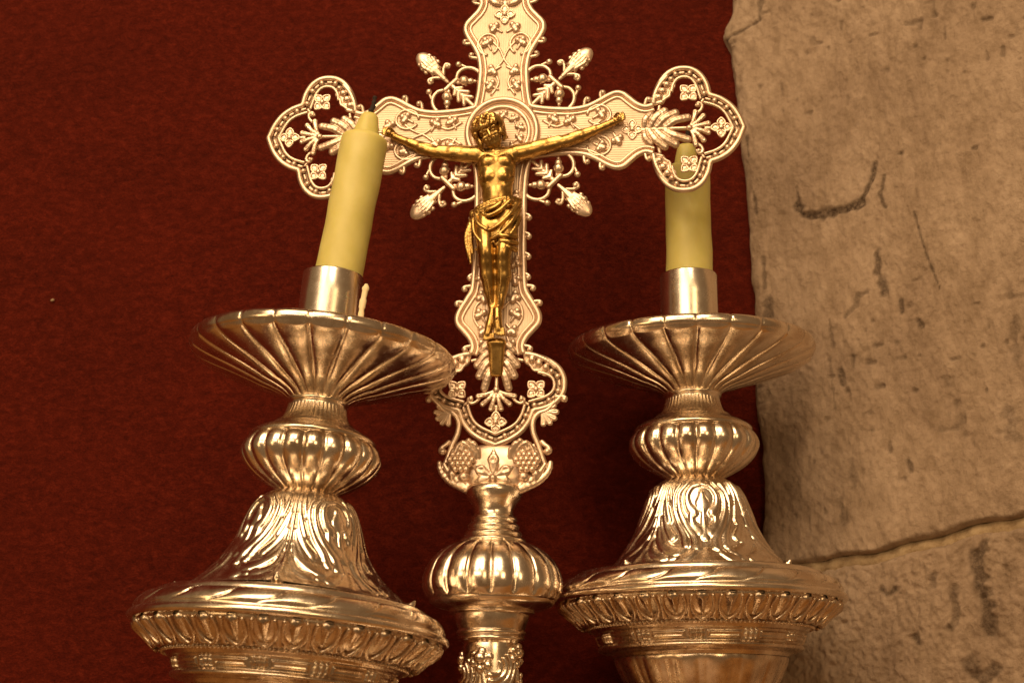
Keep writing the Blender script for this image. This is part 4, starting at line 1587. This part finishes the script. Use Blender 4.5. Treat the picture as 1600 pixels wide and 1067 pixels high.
# ------------------------------------------------------------------ gilded figure on the cross
def blend_body():
    s = Sdf((-206, -368, 2), (212, 44, 82), 1.0)
    s.extra = 6
    C = s.cone
    # trunk
    s.ell((-5, -56, 27), (31.5, 24, 15), 6)
    s.ell((-5, -78, 27), (30, 28, 15), 10)
    s.ell((-3, -108, 25), (25, 24, 13), 10)
    s.ell((-2, -140, 25), (32, 24, 16), 10)
    # pectorals, ribs, belly
    s.ell((-17, -56, 37), (14, 10.5, 8), 3)
    s.ell((8, -56, 37), (14, 10.5, 8), 3)
    s.ell((-16, -79, 37), (11, 11, 7), 2.5)
    s.ell((7, -79, 37), (11, 11, 7), 2.5)
    s.ell((-3, -110, 33), (15, 17, 8), 4)
    C((-4.5, -46, 46), (-4, -92, 46), 1.6, 1.6, 3, op='sub')
    C((-28, -66, 46), (18, -66, 46), 1.1, 1.1, 2, op='sub')
    C((-22, -92, 46), (-4, -86, 46), 2.2, 2.0, 3, op='sub')
    C((14, -92, 46), (-4, -86, 46), 2.2, 2.0, 3, op='sub')
    for sg, cx in ((-1, -5), (1, -5)):
        for q in range(3):
            C((cx + sg * 18, -84 - 8 * q, 38 - q), (cx + sg * 30, -78 - 8 * q, 29), 1.0, 0.8, 2, op='sub')
    # shoulders, neck
    s.cone((-30, -40, 24), (22, -38, 24), 12, 12, 8)
    s.cone((-6, -38, 30), (-11, -16, 36), 9.5, 9, 5)
    C((-8, -44, 40), (-24, -41, 34), 1.8, 1.6, 2.5)
    C((-2, -44, 40), (14, -40, 34), 1.8, 1.6, 2.5)
    # arms, slightly raised towards the hands
    for pts in ([(-36, -38, 23, 15.2), (-56, -36, 21, 13.5), (-78, -33, 19, 12.9), (-103, -30, 17, 10.5), (-112, -28, 16, 10.1), (-130, -21, 15, 10.1), (-150, -11, 14, 7.5), (-166, -4, 13, 6.1), (-176, 1, 13, 6.6)],
                [(28, -37, 23, 15.2), (46, -32, 21, 13.5), (70, -25, 19, 12.9), (97, -17, 17, 10.5), (108, -14, 16, 10.1), (128, -6, 15, 10.1), (150, 3, 14, 7.5), (170, 12, 13, 6.1), (181, 17, 13, 6.6)]):
        for p, q in zip(pts[:-1], pts[1:]):
            C(p[:3], q[:3], p[3], q[3], 3)
    # muscle lines of the arms
    C((-60, -28, 28), (-100, -24, 24), 3.4, 3.0, 3)
    C((54, -23, 28), (94, -11, 24), 3.4, 3.0, 3)
    C((-112, -20, 22), (-150, -7, 19), 2.4, 1.6, 2)
    C((112, -6, 22), (152, 8, 19), 2.4, 1.6, 2)
    # hands: palm, four bent fingers, thumb
    for hx, hz, sg in ((-182, 5, -1), (188, 21, 1)):
        d = np.array([sg * 0.92, 0.39])
        e = np.array([-d[1] * sg, d[0] * sg])         # upwards across the hand
        s.cone((hx - 5 * d[0], hz - 5 * d[1], 13), (hx + 4 * d[0], hz + 4 * d[1], 14), 6.0, 6.4, 2, 0.7)
        for k, t in enumerate((5.6, 2.0, -1.7, -5.2)):
            L = (0.95, 1.05, 1.0, 0.8)[k]
            b0 = (hx + 6 * d[0] + t * e[0], hz + 6 * d[1] + t * e[1], 15)
            b1 = (hx + (6 + 6.5 * L) * d[0] + t * e[0], hz + (6 + 6.5 * L) * d[1] + t * e[1], 19)
            b2 = (hx + (7 + 6 * L) * d[0] + t * e[0] * 0.9, hz + (6.5 + 5 * L) * d[1] + t * e[1] * 0.9 - 2.5, 24)
            b3 = (hx + (4 + 4 * L) * d[0] + t * e[0] * 0.85, hz + (4 + 4 * L) * d[1] + t * e[1] * 0.85 - 4, 25)
            C(b0, b1, 2.2, 1.9, 0.5)
            C(b1, b2, 1.9, 1.7, 0.5)
            C(b2, b3, 1.7, 1.5, 0.4)
        C((hx - 3 * d[0] + 5 * e[0], hz - 3 * d[1] + 5 * e[1], 16), (hx + 3 * d[0] + 7 * e[0], hz + 3 * d[1] + 7 * e[1], 22), 2.4, 2.0, 1)
        C((hx + 3 * d[0] + 7 * e[0], hz + 3 * d[1] + 7 * e[1], 22), (hx + 7 * d[0] + 4 * e[0], hz + 7 * d[1] + 4 * e[1], 25), 2.0, 1.6, 0.6)
    # legs: knees bent forward, shins crossing to one nail
    for pts in ([(-19, -148, 26, 19), (-19, -178, 34, 17), (-17, -205, 43, 13), (-16, -214, 43, 12), (-16, -226, 38, 12), (-15, -244, 30, 12.5), (-12, -268, 24, 9.5), (-8, -290, 22, 6.6), (-6, -302, 24, 6.6)],
                [(15, -148, 26, 19), (14, -178, 33, 17), (11, -207, 41, 13), (10, -216, 41, 12), (10, -228, 36, 12), (10, -246, 29, 12.5), (7, -268, 24, 9.5), (4, -292, 24, 6.6), (2, -302, 28, 6.6)]):
        for p, q in zip(pts[:-1], pts[1:]):
            C(p[:3], q[:3], p[3], q[3], 3)
    s.ell((-16, -210, 51), (7, 8, 5.5), 3)
    s.ell((10, -212, 49), (7, 8, 5.5), 3)
    C((-17, -222, 48), (-9, -290, 29), 2.0, 1.4, 2)
    C((11, -224, 46), (3, -292, 32), 2.0, 1.4, 2)
    # feet pointing down, right over left
    C((-6, -302, 25), (-10, -326, 27), 6.5, 7.0, 2)
    C((-10, -326, 27), (-13, -340, 27), 7.0, 6.5, 2)
    C((2, -302, 30), (3, -322, 34), 6.5, 7.2, 1.2)
    C((3, -322, 34), (5, -334, 34), 7.2, 7.0, 1.2)
    for k in range(5):
        C((-17 + 3.4 * k, -340, 29), (-18 + 3.7 * k, -350 + abs(k - 1) * 0.9, 30), 2.6 - 0.15 * k, 2.2 - 0.12 * k, 0.5)
        C((-1 + 3.4 * k, -334, 37), (-1 + 3.7 * k, -345 + abs(3 - k) * 0.9, 37), 2.1 + 0.12 * k, 1.8 + 0.12 * k, 0.5)
    # head: bowed, leaning to the left
    up = np.array([-0.42, 0.82, 0.40])
    up /= np.linalg.norm(up)
    fw = np.array([0.12, -0.50, 0.85])
    fw -= up * (fw @ up)
    fw /= np.linalg.norm(fw)
    rt = np.cross(up, fw)
    if rt[0] < 0:
        rt = -rt
    H = np.array([-17.0, -5.0, 42.0])

    def hp(r, u, f):
        return tuple(H + 1.30 * rt * r + 1.04 * up * u + 1.12 * fw * f)
    rot = np.stack([rt, up, fw])          # rows are axes
    rotT = [[rot[j][i] for j in range(3)] for i in range(3)]
    s.ell(hp(0, 4, 0), (19.84, 19.94, 19.15), 2, rot=rotT)
    s.ell(hp(0, -11, 6), (14.72, 12.60, 12.39), 4, rot=rotT)
    C(hp(0, -21, 11), hp(0, -17, 10), 6.40, 8.96, 3)
    # brow, nose, cheeks, eyes, lips
    C(hp(-9, 3.5, 15.5), hp(9, 3.5, 15.5), 3.07, 3.07, 2)
    C(hp(0, 3, 17), hp(0, -7, 21), 2.43, 3.58, 1.2)
    for sg in (-1, 1):
        s.ell(hp(sg * 6.0, -1.0, 16.8), (5.12, 2.73, 2.70), 1.5, op='sub', rot=rotT)
        s.ell(hp(sg * 6.0, -1.2, 14.8), (3.84, 1.99, 2.48), 0.4, rot=rotT)
        s.ell(hp(sg * 7.4, -7.5, 13.2), (5.38, 4.62, 3.83), 2, rot=rotT)
        s.ell(hp(sg * 2.4, -7.2, 18.4), (2.18, 1.57, 2.02), 0.6, rot=rotT)
        s.ell(hp(sg * 15.2, -1, -1), (3.07, 5.25, 3.83), 0.6, rot=rotT)
    C(hp(-3.6, -12.6, 17.0), hp(3.6, -12.6, 17.0), 1.79, 1.79, 0.6)
    C(hp(-2.8, -15.2, 16.6), hp(2.8, -15.2, 16.6), 1.92, 1.92, 0.5)
    v, f = s.mesh()
    return v, f, hp


bv, bf, hp = blend_body()
fig = cput("figure", mesh_from("figure", bv * CU, bf, M_GOLD), z=-8, n=0)
fig["label"] = "polished gilded crucified figure with bowed head and loincloth"


def fchild(name, lo, hi, h, fn):
    sd = Sdf(lo, hi, h)
    fn(sd)
    v, f = sd.mesh()
    return add(name, mesh_from(name, v * CU, f, M_GOLD), fig)


def f_hair(s):
    r0 = random.Random(3)
    # cap of wavy locks from the crown, falling to the shoulders
    for ring, (el, n) in enumerate(((80, 5), (58, 9), (36, 12), (14, 13))):
        for q in range(n):
            az = 360 * q / n + r0.uniform(-10, 10) + ring * 13
            if el < 30 and abs((az + 180) % 360 - 180) < 62:
                continue
            a, e = R(az), R(el)
            p0 = hp(16.5 * math.sin(a) * math.cos(e), 4 + 20 * math.sin(e), 18 * math.cos(a) * math.cos(e))
            e2 = R(el - 28)
            a2 = a + r0.uniform(-0.25, 0.25)
            p2 = hp(18 * math.sin(a2) * math.cos(e2), 4 + 21 * math.sin(e2), 19 * math.cos(a2) * math.cos(e2))
            am, em = (a + a2) / 2 + 0.18, R(el - 14)
            p1 = hp(19.5 * math.sin(am) * math.cos(em), 4 + 23 * math.sin(em), 20.5 * math.cos(am) * math.cos(em))
            s.path([tuple(q_) for q_ in spline(np.array([p0, p1, p2]), 6)], 3.9, 3.0, 0.8)
    for sg in (-1, 1):
        for k in range(6):
            x0 = 17.0 + 1.2 * (k % 2)
            f0 = 8 - 5.5 * k
            pts = [hp(sg * x0, 8, f0)]
            for j in range(1, 6):
                pts.append(hp(sg * (x0 + 1.6 * math.sin(j * 1.9 + k) - (0.8 * j if sg > 0 else 0.2 * j)), 8 - j * (7.0 if sg < 0 else 6.0), f0 + 1.8 * math.cos(j * 2.1 + k)))
            s.path([tuple(q_) for q_ in spline(np.array(pts), 14)], 3.9, 2.4, 0.8)
    # woven band round the head
    for ph in (0, 2.1, 4.2):
        pts = []
        for q in range(49):
            a = 2 * math.pi * q / 48
            pts.append(hp((18.5 + 1.4 * math.cos(9 * a + ph)) * math.sin(a), 12.5 + 2.2 * math.sin(9 * a + ph) + 2.5 * -math.cos(a), (19.5 + 1.4 * math.cos(9 * a + ph)) * math.cos(a)))
        s.path(pts, 2.0, 2.0, 0.3)
    # beard
    for k in range(7):
        a = R(-66 + 22 * k)
        s.path([hp(11 * math.sin(a), -13 + 3 * abs(math.sin(a)), 8 + 7.5 * math.cos(a)), hp(9 * math.sin(a), -20, 7 + 8.5 * math.cos(a)), hp(5 * math.sin(a) + (1 if k % 2 else -1), -26 - 1.5 * math.cos(a), 8 + 5 * math.cos(a))], 3.3, 2.0, 0.6)
    s.cone(hp(-4, -10.6, 17.6), hp(0, -9.8, 18.6), 1.6, 1.6, 0.4)
    s.cone(hp(4, -10.6, 17.6), hp(0, -9.8, 18.6), 1.6, 1.6, 0.4)


fchild("hair", (-62, -60, 0), (30, 46, 86), 0.85, f_hair)


def f_cloth(s):
    s.ell((-3, -140, 26), (31, 18, 17), 5)
    s.cone((-19, -146, 27), (-18, -186, 36), 17.5, 15.4, 5)
    s.cone((13, -146, 27), (12, -190, 35), 17.5, 15.2, 5)
    s.cone((-3, -165, 34), (-3, -182, 34), 16, 13, 6)
    # rolled band, lower on the left
    for dz, dn, r_ in ((0, 0, 3.4), (-6, 1, 3.2), (-11, 0, 2.8)):
        p = spline(np.array([(-44, -142 + dz, 22), (-30, -134 + dz, 40 + dn), (-4, -125 + dz, 45 + dn), (18, -120 + dz, 42 + dn), (34, -119 + dz, 27)]), 18)
        s.path([tuple(q) for q in p], r_, r_, 1.2)
    # folds running from the right hip down to the left
    folds = [
        [(31, -128, 34), (20, -150, 48), (2, -170, 52), (-14, -178, 50)],
        [(33, -138, 32), (25, -160, 48), (8, -182, 53), (-6, -190, 50)],
        [(34, -150, 32), (29, -172, 46), (16, -192, 52), (0, -200, 48)],
        [(20, -126, 44), (4, -144, 50), (-12, -152, 50), (-24, -146, 46)],
        [(6, -130, 47), (-6, -140, 50), (-18, -142, 48)],
        [(-36, -146, 36), (-30, -164, 46), (-16, -176, 52)],
        [(-40, -152, 32), (-36, -178, 42), (-24, -196, 50)],
        [(30, -186, 42), (18, -188, 53), (4, -186, 52)],
        [(31, -196, 40), (20, -197, 52), (6, -194, 51)],
        [(30, -206, 38), (20, -205, 49), (8, -201, 48)],
    ]
    for k, fpts in enumerate(folds):
        c = spline(np.array(fpts, float), 16)
        s.path([tuple(q) for q in c], 4.2, 3.0, 1.4)
        s.path([(q[0] - 1.5, q[1] - 5.5, q[2] + 1.5) for q in c], 1.5, 1.2, 1.8, op='sub')
    # hanging end with folds on the left side
    for k, (dx, L, r_) in enumerate(((0, -222, 4.4), (-5, -214, 3.8), (4, -206, 4.0))):
        p = spline(np.array([(-40 + dx * 0.3, -142, 24), (-44 + dx * 0.5, -158, 26), (-47 + dx, -182, 26), (-43 + dx * 0.6, L, 24)]), 14)
        s.path([tuple(q) for q in p], r_, r_ * 0.6, 1.2)
    s.ell((-41, -142, 27), (6.5, 8, 7), 1.5)
    # trim where the thighs come out
    s.cone((-34, -204, 36), (-4, -196, 50), 2.2, 2.2, 1.5)


fchild("loincloth", (-62, -232, 2), (46, -106, 66), 0.9, f_cloth)
fchild("foot_rest", (-24, -408, 0), (24, -338, 44), 0.9,
       lambda s: (s.cone((-8, -352, 18), (8, -352, 18), 7.5, 7.5, 2), [s.cone((x, -352, 18), (x * 0.8, -399, 9), 7.0, 4.6, 2) for x in (-7, -4, 0, 4, 7)]))
for nx, nz in ((-183, 5), (189, 21), (2, -318)):
    nn = 22 if nz > -100 else 42
    add("nail", mesh_from("nail", (ball((0, 0, 0), 2.6, 10, 6)[0]) * CU, ball((0, 0, 0), 2.6, 10, 6)[1], M_GOLD), fig, (nx * CU, -nn * CU, nz * CU))
